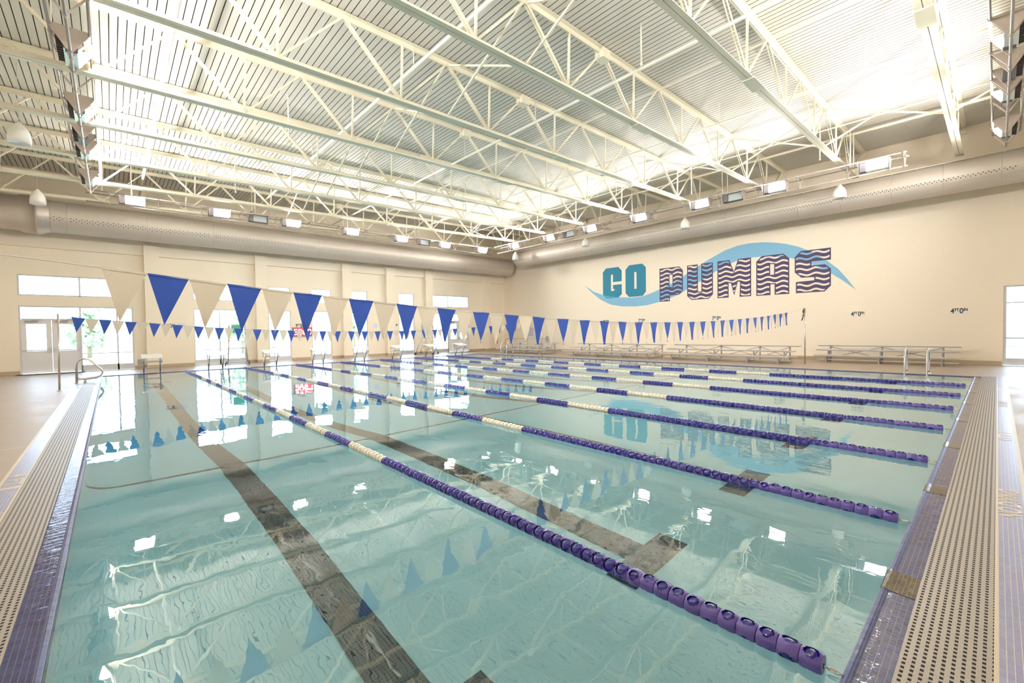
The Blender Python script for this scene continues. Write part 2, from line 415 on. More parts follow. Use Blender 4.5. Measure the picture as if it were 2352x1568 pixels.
# block wall with the mural and the glazed door opening
DY0, DY1, DZ = -3.3, -0.58, 2.86
we = MB()
for a, b, c, d in [(DY1, YN, 0, 9.0), (YS, DY0, 0, 9.0), (DY0, DY1, DZ, 9.0)]:
    we.box(XE+.001, XE+.3, a, b, c, d)
    we.add([(XE, a, c), (XE, b, c), (XE, b, d), (XE, a, d)], [(0, 3, 2, 1)], 1, False, [[(a, c), (a, d), (b, d), (b, c)]])
we.box(XE, XE+.3, DY1-.001, DY1, 0, DZ)
tag(we.build('wall_east', [wall_m, block_m]), kind='structure')
tag(MB().box(XW-.3, XW, YS-.3, YN+.3, 0, 9.0).build('wall_west', wall_m), kind='structure')
tag(MB().box(XW, XE+.3, YS-.3, YS, 0, 9.0).build('wall_south', wall_m), kind='structure')
# baseboards
bb = MB(); edges = [(XW, WINS[0][0])] + [(WINS[i][1], WINS[i+1][0]) for i in range(6)] + [(WINS[6][1], XE)]
for a, b in edges:
    segs = [(a, b)]
    for c, d in cols:
        segs = [s_ for x, y in segs for s_ in ([(x, y)] if d <= x or c >= y else [(x, c), (d, y)])]
    for x, y in segs:
        if y-x > .01: bb.box(x, y, YN-.015, YN, 0, .15)
for c, d in cols:
    bb.box(c-.015, d+.015, YN-.335, YN-.32, 0, .15); bb.box(c-.015, c, YN-.32, YN-.015, 0, .15); bb.box(d, d+.015, YN-.32, YN-.015, 0, .15)
tag(bb.build('baseboard_north', base_m), kind='structure')
tag(MB().box(XE-.015, XE, DY1+.02, YN-.02, 0, .15).build('baseboard_east', base_m), kind='structure')
# roof deck with real slots running along y
rd = MB(); pitch = 0.1524; x = XW-.3
while x < XE+.3:
    a, b, c = x, x+pitch-.018, x+pitch
    za, zb, zc = zdeck(a), zdeck(b), zdeck(c)
    y0, y1 = YS-.3, YN+.3
    rd.add([(a, y0, za), (b, y0, zb), (b, y1, zb), (a, y1, za)], [(3, 2, 1, 0)], 0)
    rd.add([(b, y0, zb), (b, y0, zb+.05), (b, y1, zb+.05), (b, y1, zb)], [(3, 2, 1, 0)], 1)
    rd.add([(b, y0, zb+.05), (c, y0, zc+.05), (c, y1, zc+.05), (b, y1, zb+.05)], [(3, 2, 1, 0)], 1)
    rd.add([(c, y0, zc+.05), (c, y0, zc), (c, y1, zc), (c, y1, zc+.05)], [(3, 2, 1, 0)], 1)
    x += pitch
tag(rd.build('ceiling', [deck_m, groove_m]), kind='structure')
# concrete deck around the pool
G = 0.63
fl = MB()
for a, b, c, d in [(XW, -G, YS, YN), (PW+G, XE, YS, YN), (-G, PW+G, YS, -G), (-G, PW+G, PL+G, YN)]:
    fl.box(a, b, c, d, -.15, 0)
for a, b, c, d in [(XW, -G, 14.84, 14.855), (XW, -G, 8.60, 8.612), (XW, -G, 6.44, 6.465), (9.35, 9.372, YS, -G), (18.97, XE, -.86, -.84),
                   (-2.4, XE, 24.9, 24.912), (4.5, 4.512, PL+G, 26.2), (13.4, 13.412, PL+G, 26.2), (21.2, 21.212, 1.0, 24.0), (15.6, 15.615, YS, -G)]:
    fl.box(a, b, c, d, -.01, .0012, 1)
tag(fl.build('floor', [floor_m, joint_m]), kind='structure')
tag(MB().box(-60, 90, YN+.3, 120, -.25, -.12).box(XE+.3, 90, -60, YN+.3, -.25, -.12).build('ground', grass_m), kind='structure')

# ------------------------------------------------------------------ windows and doors
def window(n, x0, x1, z0, z1, mulls=(), bars=(), kick=0.0, leaf=None):
    y = YN+.08; r = bpy.data.objects.new('window_%d' % n, None); COL.objects.link(r); r.location = (x0, y, z0); tag(r, kind='structure')
    f = MB(); t = .055; d = .05; X1 = x1-x0; Z1 = z1-z0
    f.box(0, t, -d, d, 0, Z1); f.box(X1-t, X1, -d, d, 0, Z1); f.box(t, X1-t, -d, d, Z1-t, Z1)
    right = (leaf[1]-x0) if leaf else 0
    f.box(t if not leaf else right, X1-t, -d, d, 0, t+kick) if not leaf or leaf[2] == 'L' else f.box(t, leaf[0]-x0, -d, d, 0, t+kick)
    for mx in mulls:
        zb = 0 if not leaf or not (leaf[0]+.01 < mx < leaf[1]-.01) else leaf[3]
        f.box(mx-x0-.03, mx-x0+.03, -d, d, zb, Z1-t)
    for (a, b, z) in bars: f.box(a-x0, b-x0, -d+.01, d-.01, z-.02, z+.02)
    if leaf: f.box(leaf[0]-x0, leaf[1]-x0, -d, d, leaf[3]-.03, leaf[3]+.03)
    f.build('window_frame', frame_m, r)
    MB().box(.02, X1-.02, .0, .012, (leaf[3] if leaf else kick), Z1-.02).build('pane', glass_m, r) if not leaf else None
    if leaf:
        a, b = (right, X1-.02) if leaf[2] == 'L' else (.02, leaf[0]-x0)
        MB().box(a, b, 0, .012, kick, Z1-.02).build('pane', glass_m, r)
        MB().box(leaf[0]-x0, leaf[1]-x0, 0, .012, leaf[3], Z1-.02).build('pane', glass_m, r)
    return r
zb = .78
window(1, -2.52, 1.06, 0, ZL, mulls=(-.70, .50), bars=[(-.67, 1.0, zb)], kick=.22, leaf=(-2.45, -.70, 'L', 2.28))
window(2, 3.35, 5.60, 0, ZL, mulls=(4.45,), bars=[(3.4, 5.55, zb)], kick=.22)
for k, i in ((3, 2), (4, 3), (5, 4), (6, 5)): window(k, *WINS[i], 0, ZL, bars=[(WINS[i][0]+.05, WINS[i][1]-.05, zb)], kick=.22)
window(7, 17.10, 20.44, 0, ZL, mulls=(18.55,), bars=[(17.15, 18.5, .62)], kick=.22, leaf=(18.62, 20.38, 'R', 2.28))
window(8, -2.52, 1.06, ZU0, ZU1, mulls=(-.69,)); window(9, 3.35, 5.60, ZU0, ZU1, mulls=(4.45,))
for k, i in ((10, 2), (11, 3), (12, 4), (13, 5)): window(k, *WINS[i], ZU0, ZU1)
window(14, 17.10, 20.44, ZU0, ZU1, mulls=(18.6,))
def door_pair(n, x0, x1, zt):
    r = bpy.data.objects.new('door_%d' % n, None); COL.objects.link(r); r.location = (x0, YN+.08, 0); tag(r, kind='structure')
    W = x1-x0; h = W/2
    for k in (0, 1):
        a = k*h+(.005 if k else -.03); b = (k+1)*h-(.005 if not k else -.03); m = MB(); st = .16
        m.box(a, a+st, -.025, .025, .01, zt-.03); m.box(b-st, b, -.025, .025, .01, zt-.03); m.box(a+st, b-st, -.025, .025, zt-.2, zt-.03)
        m.box(a+st, b-st, -.025, .025, .01, .95); m.box(a+st+.04, b-st-.04, -.031, -.025, .16, .82); m.box(a+st+.05, b-st-.05, -.034, -.031, .17, .81)
        lf = m.build('door_leaf', door_m, r)
        MB().box(a+st, b-st, -.006, .006, .95, zt-.2).build('pane', glass_m, lf)
        q = MB(); q.bar((a+.07, -.09, .98), (b-.07, -.09, .98), .03, .045)
        q.bar((a+.07, -.03, .98), (a+.07, -.1, .98), .04, .04); q.bar((b-.07, -.03, .98), (b-.07, -.1, .98), .04, .04)
        hx = b-.06 if k == 0 else a+.06; q.box(hx-.03, hx+.03, -.09, -.025, .9, 1.08)
        q.build('push_bar', frame_m, lf)
        c = MB(); c.box(a+.12, a+.5, -.09, -.03, zt-.13, zt-.06); c.bar((a+.3, -.07, zt-.06), (a+.62, -.12, zt-.02), .02, .02); c.build('door_closer', legal_m, lf)
door_pair(1, -2.45, -.72, 2.28); door_pair(2, 18.64, 20.36, 2.28)
# storefront in the block wall
r = bpy.data.objects.new('window_15', None); COL.objects.link(r); r.location = (XE+.06, DY0, 0); tag(r, kind='structure')
f = MB(); L_ = DY1-DY0
f.box(0, .12, 0, .08, 0, DZ); f.box(0, .12, L_-.08, L_, 0, DZ); f.box(0, .12, .08, L_-.08, DZ-.06, DZ); f.box(0, .12, .08, L_-.08, 0, .26)
for z in (.98, 2.25): f.box(.02, .1, .08, L_-.08, z-.025, z+.025)
f.box(.01, .11, L_/2-.03, L_/2+.03, .26, DZ-.06)
f.build('window_frame', frame_m, r); MB().box(.05, .062, .05, L_-.05, .2, DZ-.03).build('pane', glass_m, r)

# ------------------------------------------------------------------ pool
def depth(y):
    P = [(0, 1.05), (4, 1.07), (5, 1.13), (6.9, 1.27), (7.3, 1.40), (8.5, 1.78), (9.6, 2.1), (11.5, 2.5), (13.5, 2.7), (PL, 2.75)]
    for (a, p), (b, q) in zip(P, P[1:]):
        if y <= b: return p + (q-p)*max(0, (y-a))/(b-a)
    return P[-1][1]
ys = sorted({0, 1, 2, 3, 4, 4.5, 5, 5.5, 6, 6.5, 6.9, 7.1, 7.3, 7.6, 8, 8.5, 9, 9.6, 10.2, 11, 12, 13, 14, 16, 18, 20, PL})
RC = .32
def section(y):
    d = depth(y); pts = [(0, -.16), (0, -d+RC)]
    for k in range(1, 7): a = k*pi/12; pts.append((RC-RC*cos(a), -d+RC-RC*sin(a)))
    pts += [(PW-x_, z_) for x_, z_ in reversed(pts)]
    return pts
ps = MB(); secs = [section(y) for y in ys]; n = len(secs[0])
vs = [(x, y, z) for y, s_ in zip(ys, secs) for x, z in s_]
ps.add(vs, [(i*n+k, i*n+k+1, (i+1)*n+k+1, (i+1)*n+k) for i in range(len(ys)-1) for k in range(n-1)], 0, True)
for y, s_, fl_ in ((0, secs[0], 0), (PL, secs[-1], 1)):
    ps.poly([s_], (lambda a, b, y=y: (a, y, b)), 0, flip=bool(fl_))
for (a, b) in (((0, 0), (0, PL)), ((PW, PL), (PW, 0)), ((PW, 0), (0, 0)), ((0, PL), (PW, PL))):
    L2 = math.hypot(b[0]-a[0], b[1]-a[1])
    ps.add([(*a, -.16), (*b, -.16), (*b, 0), (*a, 0)], [(0, 1, 2, 3)], 1, False, [[(0, 0), (L2, 0), (L2, .16), (0, .16)]])
tag(ps.build('pool_shell', [plaster_m, lip_m]), kind='structure')
wt = MB().box(-.02, PW+.02, -.02, PL+.02, -3.6, -.012).build('pool_water', water_m)
tag(wt, 'still clear turquoise water filling the swimming pool', 'water', kind='stuff')
# gutters: four sides, each with lip, wet tile, grate, blue tile strip, cream edge
def side_rect(side, o0, o1, z, m, mb, e=0.0):    # band between offsets o0<o1 outside the pool edge
    if side == 'W': a = [(-o0, -o0), (-o0, PL+o0), (-o1, PL+o1), (-o1, -o1)]; uv = [(p[1], -p[0]) for p in a]
    if side == 'E': a = [(PW+o0, PL+o0), (PW+o0, -o0), (PW+o1, -o1), (PW+o1, PL+o1)]; uv = [(p[1], p[0]-PW) for p in a]
    if side == 'S': a = [(PW+o0, -o0), (-o0, -o0), (-o1, -o1), (PW+o1, -o1)]; uv = [(p[0], -p[1]) for p in a]
    if side == 'N': a = [(-o0, PL+o0), (PW+o0, PL+o0), (PW+o1, PL+o1), (-o1, PL+o1)]; uv = [(p[0], p[1]-PL) for p in a]
    za, zb_ = z
    vv = [(a[0][0], a[0][1], za), (a[1][0], a[1][1], za), (a[2][0], a[2][1], zb_), (a[3][0], a[3][1], zb_)]
    mb.add(vv, [(0, 1, 2, 3)], m, False, [uv])
SN = {'W': 'left', 'S': 'right', 'N': 'far', 'E': 'mural'}
SL = {'W': 'along the left side of the pool', 'S': 'along the near right end of the pool', 'N': 'along the far end below the starting blocks', 'E': 'along the mural side of the pool'}
for s_ in 'WSNE':
    mb = MB()
    side_rect(s_, 0, .018, (0.0, .006), 0, mb); side_rect(s_, .018, .036, (.006, -.004), 0, mb); side_rect(s_, .036, .148, (-.004, -.010), 1, mb)
    side_rect(s_, .148, .150, (-.010, -.03), 1, mb)
    side_rect(s_, .455, .600, (0.0, 0.0), 2, mb); side_rect(s_, .600, .631, (0.0, 0.0), 3, mb); side_rect(s_, .44, .455, (0.001, 0.0), 3, mb)
    tag(mb.build('pool_edge_tiling', [lip_m, wet_m, strip_m, cream_tile_m]), kind='structure')
    gb = MB(); side_rect(s_, .15, .441, (-.001, 0.001), 0, gb); side_rect(s_, .15, .1502, (-.02, -.001), 1, gb)
    g = gb.build('gutter_grate', [grate_m, darkpl_m]); tag(g, 'beige slotted gutter grate ' + SL[s_], 'drain grate')
# cream letter tiling in the blue strips
def strip_text(body, length, h, loc, rot, label):
    me = text_mesh(body, h*1.42, cream_tile_m, 'lettering', bold=0.004)
    xs = [v.co.x for v in me.vertices]; k = length/(max(xs)-min(xs))
    for v in me.vertices: v.co.x *= k
    o = bpy.data.objects.new('tile_lettering', me); COL.objects.link(o); o.location = loc; o.rotation_euler = (0, 0, rot); tag(o, label, 'lettering')
strip_text('NO DIVING', .83, .125, (5.83, -.5275, .0015), 0, 'cream NO DIVING letters in the blue tile strip at the right, nearest the camera')
strip_text('4 FT', .46, .125, (8.97, -.5275, .0015), 0, 'cream 4 FT letters in the blue tile strip beside the cream cross band')
strip_text('NO DIVING', .83, .125, (12.6, -.5275, .0015), 0, 'cream NO DIVING letters far along the right blue tile strip')
strip_text('4 FT', .46, .125, (15.2, -.5275, .0015), 0, 'cream 4 FT letters at the far end of the right blue tile strip')
strip_text('4 FT', .5, .125, (-.5275, 6.6, .0015), -pi/2, 'cream 4 FT letters in the blue tile strip at the left')
strip_text('NO DIVING', .83, .125, (-.5275, 4.93, .0015), -pi/2, 'cream NO DIVING letters in the left blue tile strip')
for nm, c in (('right', (9.375, -.5275)), ('right far', (15.61, -.5275)), ('left', (-.5275, 6.24))):
    h = (.022, .0725) if nm != 'left' else (.0725, .04)
    o = MB().box(-h[0], h[0], -h[1], h[1], -.002, .0014).build('cream_tile_band', cream_tile_m, loc=(c[0], c[1], 0))
    tag(o, {'right': 'cream tile band crossing the right blue strip halfway along', 'right far': 'far cream tile band crossing the right blue strip', 'left': 'cream tile band crossing the left blue strip'}[nm], 'tile band')
# lane markings on the pool floor
LC = lambda i: .3865 + (i+.5)*2.1793
def floor_strip(mb, x0, x1, y0, y1):
    yy = sorted({y0, y1, *[y for y in ys if y0 < y < y1]})
    for a, b in zip(yy, yy[1:]):
        za, zb_ = -depth(a)+.004, -depth(b)+.004
        mb.add([(x0, a, za), (x1, a, za), (x1, b, zb_), (x0, b, zb_)], [(0, 1, 2, 3)], 0, False, [[(x0, a), (x1, a), (x1, b), (x0, b)]])
for i in range(8):
    c = LC(i)+.02; mb = MB()
    floor_strip(mb, c-.15, c+.15, 1.44, 21.1); floor_strip(mb, c-.43, c-.15, 1.44, 1.72); floor_strip(mb, c+.15, c+.43, 1.44, 1.72)
    floor_strip(mb, c-.43, c-.15, 20.82, 21.1); floor_strip(mb, c+.15, c+.43, 20.82, 21.1)
    o = mb.build('lane_marking', black_m, shift=(c, 1.44, -1.05), loc=(c, 1.44, -1.05))
    where = 'lane nearest the left pool edge' if i == 0 else ('lane nearest the mural wall' if i == 7 else '%s lane from the left pool edge' % ORD[i])
    tag(o, 'black T-ended pool floor line, ' + where, 'lane line', 'lane lines on the pool floor')
    # end targets on gutter and wall
    for yy, sg in ((0, -1), (PL, 1)):
        t = MB(); x0, x1 = LC(i)-.14, LC(i)+.14
        def q(y0, z0, y1, z1): t.add([(x0, y0, z0), (x1, y0, z0), (x1, y1, z1), (x0, y1, z1)], [(0, 1, 2, 3) if sg > 0 else (3, 2, 1, 0)], 0, False, [[(x0, 0), (x1, 0), (x1, .15), (x0, .15)]])
        q(yy+sg*-.003, -.16, yy-sg*.003, 0.002); q(yy, .002, yy+sg*.018, .008); q(yy+sg*.018, .008, yy+sg*.036, -.002); q(yy+sg*.036, -.002, yy+sg*.148, -.008)
        t.box(LC(i)-.14, LC(i)+.14, *(sorted((yy-sg*.001, yy-sg*.006))), -.95, -.16); t.box(LC(i)-.43, LC(i)+.43, *(sorted((yy-sg*.001, yy-sg*.006))), -.6, -.32)
        o = t.build('end_target', brown_m, shift=(LC(i), yy, 0), loc=(LC(i), yy, 0))
        tag(o, 'dark tile target on the %s pool end wall, %s' % ('near' if sg < 0 else 'far', where), 'wall target', 'dark targets on the %s end wall' % ('near' if sg < 0 else 'far'))
cl = MB(); yy0, yy1 = 6.83, 6.90
s0, s1 = section(yy0), section(yy1)
for k in range(1, len(s0)-2):
    (a, za), (b, zb_) = s0[k], s0[k+1]; (c_, zc_), (d_, zd_) = s1[k], s1[k+1]
    e = .004 if k < 8 else -.004
    cl.add([(a+e*(k < 8), yy0, za+.004), (b+e*(k < 7), yy0, zb_+.004), (d_+e*(k < 7), yy1, zd_+.004), (c_+e*(k < 8), yy1, zc_+.004)], [(0, 1, 2, 3)], 0, False, [[(a, 0), (b, 0), (b, .07), (a, .07)]])
o = cl.build('slope_line', black_m, shift=(9.17, 6.87, -1.27), loc=(9.17, 6.87, -1.27)); tag(o, 'thin dark line crossing all lanes on the pool floor where it starts to slope', 'floor line')

# ------------------------------------------------------------------ lane ropes
def float_mesh(name, ms, mb_, hi=True, ha=55.0, hz=.0385):
    m = MB(); n = 48 if hi else 10; hl = .0435
    prof = [(z_, .0435+.0095*max(0.0, cos(z_/hl*pi/2))**.7) for z_ in [-hl+2*hl*q/14 for q in range(15)]] if hi else [(-hl, .044), (-.02, .052), (.02, .052), (hl, .044)]
    vs = [(r*(1+.022*cos(6*2*pi*k/n))*cos(2*pi*k/n), z, r*(1+.022*cos(6*2*pi*k/n))*sin(2*pi*k/n)) for z, r in prof for k in range(n)]; fs = []
    for i in range(len(prof)-1):
        for k in range(n):
            zc = (prof[i][0]+prof[i+1][0])/2; a = (k+.5)*360/n
            da = min(abs((a-h+180) % 360-180) for h in (138, 258, 18))
            if hi and (zc/hz)**2 + (da/ha)**2 < 1: continue
            if not hi and i == 1 and da < 40: continue
            fs.append((i*n+k, i*n+(k+1) % n, (i+1)*n+(k+1) % n, (i+1)*n+k)[::-1])
    m.add(vs, fs, 0, True)
    if hi:
        m.lathe([(.044, -hl), (.030, -hl+.001)], n=n, axis='Y') if False else None
        for zz in (-hl, hl):
            o = len(m.v); m.v += [(r*cos(2*pi*k/n), zz, r*sin(2*pi*k/n)) for r in (.0435, .012) for k in range(n)]
            for k in range(n):
                m.f.append((o+k, o+(k+1) % n, o+n+(k+1) % n, o+n+k)); m.m.append(0); m.sm.append(False)
    pr = [(.012, -hl), (.030, -.038), (.041, -.030), (.0475, -.016), (.0498, 0), (.0475, .016), (.041, .030), (.030, .038), (.012, hl)] if hi else [(.03, -.03), (.047, 0), (.03, .03)]
    nn = 16 if hi else 8
    vs = [(r*cos(2*pi*k/nn), z, r*sin(2*pi*k/nn)) for r, z in pr for k in range(nn)]
    m.add(vs, [(i*nn+k, i*nn+(k+1) % nn, (i+1)*nn+(k+1) % nn, (i+1)*nn+k)[::-1] for i in range(len(pr)-1) for k in range(nn)], 1, True)
    o = m.build(name, [ms, mb_]); me = o.data; bpy.data.objects.remove(o); return me, m
FB, _ = float_mesh('float', shell_p, ball_b, True, 57.5, .041); FW, _ = float_mesh('float', shell_w, ball_w)
FN, _ = float_mesh('float', shell_p, ball_b, True, 34.0, .029)
LO = {0: float_mesh('float', shell_p, ball_b, False), 1: float_mesh('float', shell_w, ball_w, False)}
NF, FP = 249, .0903
def fcol(k):
    if k < 48 or k >= NF-48: return 0
    return 1 if int((k-48)/10.2) % 2 == 0 else 0
BOW = [.08, .22, .26, .2, .15, .1, .05]
for i in range(7):
    x0 = .3865 + (i+1)*2.1793
    where = ['nearest the left pool edge', 'second', 'third', 'fourth', 'fifth', 'sixth', 'nearest the mural wall'][i]
    if 0 < i < 6: where += ' from the left pool edge'
    r = thing('lane_rope', 'lane rope of blue and cream discs, ' + where, 'lane rope', (x0, .05, .005), 0, 'lane ropes across the pool')
    px = lambda y: BOW[i]*sin(pi*(y)/PL)
    rest = MB()
    for k in range(NF):
        y = .06+k*FP; c = fcol(k); me = FW if c else (FN if k < 11 else FB)
        if k < 100:
            o = bpy.data.objects.new('float', me); COL.objects.link(o); o.parent = r; o.location = (px(y), y, .002*sin(k*.9))
            t = max(0, min(1, (16-k)/14.0)); o.rotation_euler = (0.02*sin(k*2.1), radians(40)*t + (0.16 if k % 2 else -0.14) + .10*sin(k*1.7), 0.03*sin(k*1.3))
        else:
            s_ = LO[c][1]; a = 0.4*sin(k*1.7)
            rest.add([(vx*cos(a)+vz*sin(a)+px(y), vy+y, -vx*sin(a)+vz*cos(a)) for vx, vy, vz in s_.v], [], 0)
            o_ = len(rest.v)-len(s_.v)
            for f_, mm in zip(s_.f, s_.m): rest.f.append(tuple(o_+q for q in f_)); rest.m.append(mm+2*c); rest.sm.append(True)
    rf = rest.build('float_row', [shell_p, ball_b, shell_w, ball_w], r); tag(rf, kind='stuff')
    cb = MB(); cb.path([(px(y), y, 0) for y in [-.03, .02, .5, 2, 5, 9, 13, 17, 21, PL-.1]], .0035, 6)
    cb.build('cable', chrome_m, r)
    tb = MB(); tb.path([(0, -.055, .0), (.012, -.035, 0), (.012, -.01, 0), (0, .006, 0), (-.012, -.01, 0), (-.012, -.035, 0)], .003, 6, closed=True)
    tb.build('end_hook', chrome_m, r)

# ------------------------------------------------------------------ backstroke pennant lines
def interp(P, x):
    for (a, p), (b, q) in zip(P, P[1:]):
        if x <= b: return p+(q-p)*(x-a)/(b-a)
    return P[-1][1]
def pennants(label, y, curve, xs, first_white, hgt, group):
    r = thing('pennant_line', label, 'pennant line', (0, y, 2.0), 0, group)
    x0, x1 = curve[0][0], curve[-1][0]
    # smooth the hanging curve
    def Z(x): return sum(interp(curve, min(x1, max(x0, x+d)))*w_ for d, w_ in ((-.8, .2), (-.4, .2), (0, .2), (.4, .2), (.8, .2))) if x0+.8 < x < x1-.8 else interp(curve, x)
    N = 90; MB().path([(x0+(x1-x0)*k/N, 0, Z(x0+(x1-x0)*k/N)-2.0) for k in range(N+1)], .0045, 5).build('cord', cord_m, r)
    wdt = xs[1]-xs[0]
    def tri(m_, wob):
        mb = MB(); n = 6; vs = []
        for j in range(n+1):
            t = j/n; w_ = (1-t)*wdt*.985/2
            for s_ in (-1, -.5, 0, .5, 1): vs.append((s_*w_, wob*sin(t*3+s_)*t, -t*hgt))
        mb.add(vs, [(j*5+k, j*5+k+1, (j+1)*5+k+1, (j+1)*5+k) for j in range(n) for k in range(4)], 0, True)
        mb.box(-wdt*.49, wdt*.49, -.004, .004, -.012, .006, 0)
        return mb
    protos = {}
    for k, x in enumerate(xs[:-1]):
        wh = (k % 2 == 0) == first_white; xc = x+wdt/2; key = (wh, k % 3)
        if key not in protos:
            o = tri(white_flag if wh else blue_flag, (.012, -.015, .02)[k % 3]).build('pennant', white_flag if wh else blue_flag, r); protos[key] = o.data
        else:
            o = bpy.data.objects.new('pennant', protos[key]); COL.objects.link(o); o.parent = r
        o.location = (xc, 0, Z(xc)-2.0); sl = math.atan2(Z(xc+.15)-Z(xc-.15), .3)
        o.rotation_euler = (0.03*sin(k*1.9), -sl, 0.02*sin(k*2.3))
    return r
near = [(-1.55, 2.26), (-.34, 2.16), (.22, 2.10), (.52, 2.06), (1.14, 2.01), (1.74, 1.96), (2.35, 1.91), (2.96, 1.87), (3.55, 1.83), (4.16, 1.79), (4.76, 1.76), (5.35, 1.73),
        (6.59, 1.68), (7.8, 1.652), (9.1, 1.64), (10.3, 1.65), (11.55, 1.665), (12.8, 1.695), (14.04, 1.745), (15.3, 1.80), (16.6, 1.875), (17.8, 1.96), (18.42, 2.01), (20.62, 2.20)]
pennants('large near line of blue and cream pennants strung across the pool towards the mural wall', 4.7, near, [.222+.3045*k for k in range(61)], True, .45, 'backstroke pennant lines')
far = [(-.80, 2.10), (-.56, 2.09), (.02, 2.01), (.59, 1.97), (1.17, 1.92), (1.75, 1.87), (2.32, 1.81), (2.91, 1.76), (3.49, 1.72), (4.06, 1.695), (5.2, 1.64), (6.36, 1.60), (7.5, 1.575), (8.66, 1.56),
       (10.4, 1.57), (11.56, 1.60), (12.7, 1.64), (13.83, 1.69), (16, 1.81), (19.02, 2.08)]
pennants('smaller looking far line of blue and cream pennants in front of the starting blocks', 17.6, far, [-.56+.2885*k for k in range(66)], False, .43, 'backstroke pennant lines')
def flag_pole(x, y, h, label, lean=0.0, knot=False):
    r = thing('flag_pole', label, 'pole', (x, y, 0), 0, 'posts that hold the pennant lines')
    MB().tube((0, 0, .008), (lean, 0, h), .024, 14).build('pole', chrome_m, r)
    MB().lathe([(.0, .016), (.03, .016), (.06, .012), (.062, 0), (0, 0)], n=18).build('base_plate', chrome_m, r)
    MB().tube((lean-.07, 0, h-.03), (lean+.03, 0, h-.03), .008, 8).path([(lean-.07, 0, h-.03), (lean-.08, 0, h-.06)], .008, 6).build('cord_hook', chrome_m, r)
    if knot:
        k = MB(); random.seed(3)
        k.path([(lean-.02, .02, h), (lean-.05, .03, h-.05), (lean-.03, .03, h-.14), (lean-.06, .05, h-.22), (lean-.03, .04, h-.3), (lean-.1, .05, h-.40), (lean-.16, .06, h-.47)], .022, 8)
        k.path([(lean-.02, .03, h-.02), (lean-.10, .04, h-.12), (lean-.05, .05, h-.2), (lean-.02, .04, h-.26), (lean-.06, .03, h-.1)], .018, 8)
        k.build('cord_knot', darkpl_m, r)
        MB().path([(lean-.07, .05, h-.18), (lean-.12, .06, h-.3), (lean-.08, .05, h-.36)], .02, 8).build('cord_loop', cord_m, r)
flag_pole(20.68, 4.70, 2.22, 'slim steel pole with a dark cord knot on top, at the mural side near end', -.04, True)
flag_pole(-.85, 17.45, 2.18, 'steel pole on the left deck in front of the double doors', .03)
flag_pole(19.05, 17.6, 2.12, 'thin steel pole on the mural side in front of the farthest bleachers', -.03)

# ------------------------------------------------------------------ starting blocks
def make_block():
    r = thing('starting_block', '', 'starting block', group='starting blocks along the far pool end')
    top = MB(); X = .33
    top.prism([(-.50, .615), (-.50, .640), (.16, .765), (.235, .765), (.25, .735), (.16, .735)], -X, X, lambda a, b, c: (c, a, b)); top.build('platform', white_fib, r)
    for s_ in (-1, 1):
        x = s_*.26
        MB().path([(x, .03, 0), (x, .16, .34), (x, .22, .56), (x, .21, .66), (x, .14, .72), (x, 0, .705)], .019, 10).build('rear_leg', chrome_m, r)
        MB().path([(x, .02, 0), (x, -.20, .42), (x, -.36, .64)], .021, 10).build('front_leg', chrome_m, r)
    for y, z in ((.10, .20), (.19, .44), (.21, .60)):
        MB().tube((-.26, y, z), (.26, y, z), .013, 8).build('crossbar', chrome_m, r)
    h = MB(); h.path([(-.30, -.36, .50), (-.30, -.44, .50), (.30, -.44, .50), (.30, -.36, .50)], .012, 8)
    for s_ in (-1, 1): h.tube((s_*.30, -.44, .42), (s_*.30, -.44, .60), .012, 8); h.tube((s_*.27, -.22, .45), (s_*.30, -.40, .50), .010, 8)
    h.build('start_handle', chrome_m, r)
    MB().lathe([(0, 0), (.04, 0), (.04, .012), (0, .014)], (-.26, .03, 0), 12).lathe([(0, 0), (.04, 0), (.04, .012), (0, .014)], (.26, .03, 0), 12).build('anchor', chrome_m, r)
    return r
blk = make_block()
for i in range(8):
    o = blk if i == 0 else copy_tree(blk)
    o.location = (.3865+(i+.5)*2.1793, 22.74, .004); o['label'] = 'white topped starting block, ' + ('leftmost, beside the storefront' if i == 0 else ('rightmost, nearest the mural wall' if i == 7 else ORD[i]+' from the left'))

# ------------------------------------------------------------------ pool ladders
def ladder(loc, rz, label, rails=.5, n=3, gr='grab rail pairs at the pool edge'):
    r = thing('pool_ladder', label, 'ladder', loc, rz, gr)
    for s_ in (-1, 1):       # local x points over the water
        y = s_*rails/2
        MB().path([(-.62, y, 0), (-.62, y, .58), (-.60, y, .68), (-.53, y, .76), (-.43, y, .79), (-.34, y, .77), (-.26, y, .70), (-.14, y, .565), (-.03, y, .44), (.01, y, .36), (.0, y, .27), (-.06, y, .19), (-.15, y, .15), (-.42, y, .12), (-.60, y, .13)], .024, 12).build('grab_rail', chrome_m, r)
        MB().tube((-.42, y, 0), (-.42, y, .12), .022, 10).build('rail_post', chrome_m, r)
        MB().lathe([(0, .02), (.04, .018), (.055, 0)], (-.62, y, 0), 12).lathe([(0, .02), (.04, .018), (.055, 0)], (-.42, y, 0), 12).build('anchor', chrome_m, r)
ladder((0.02, 19.95, .0), 0, 'curved steel grab rail at the far left corner of the pool', .34)
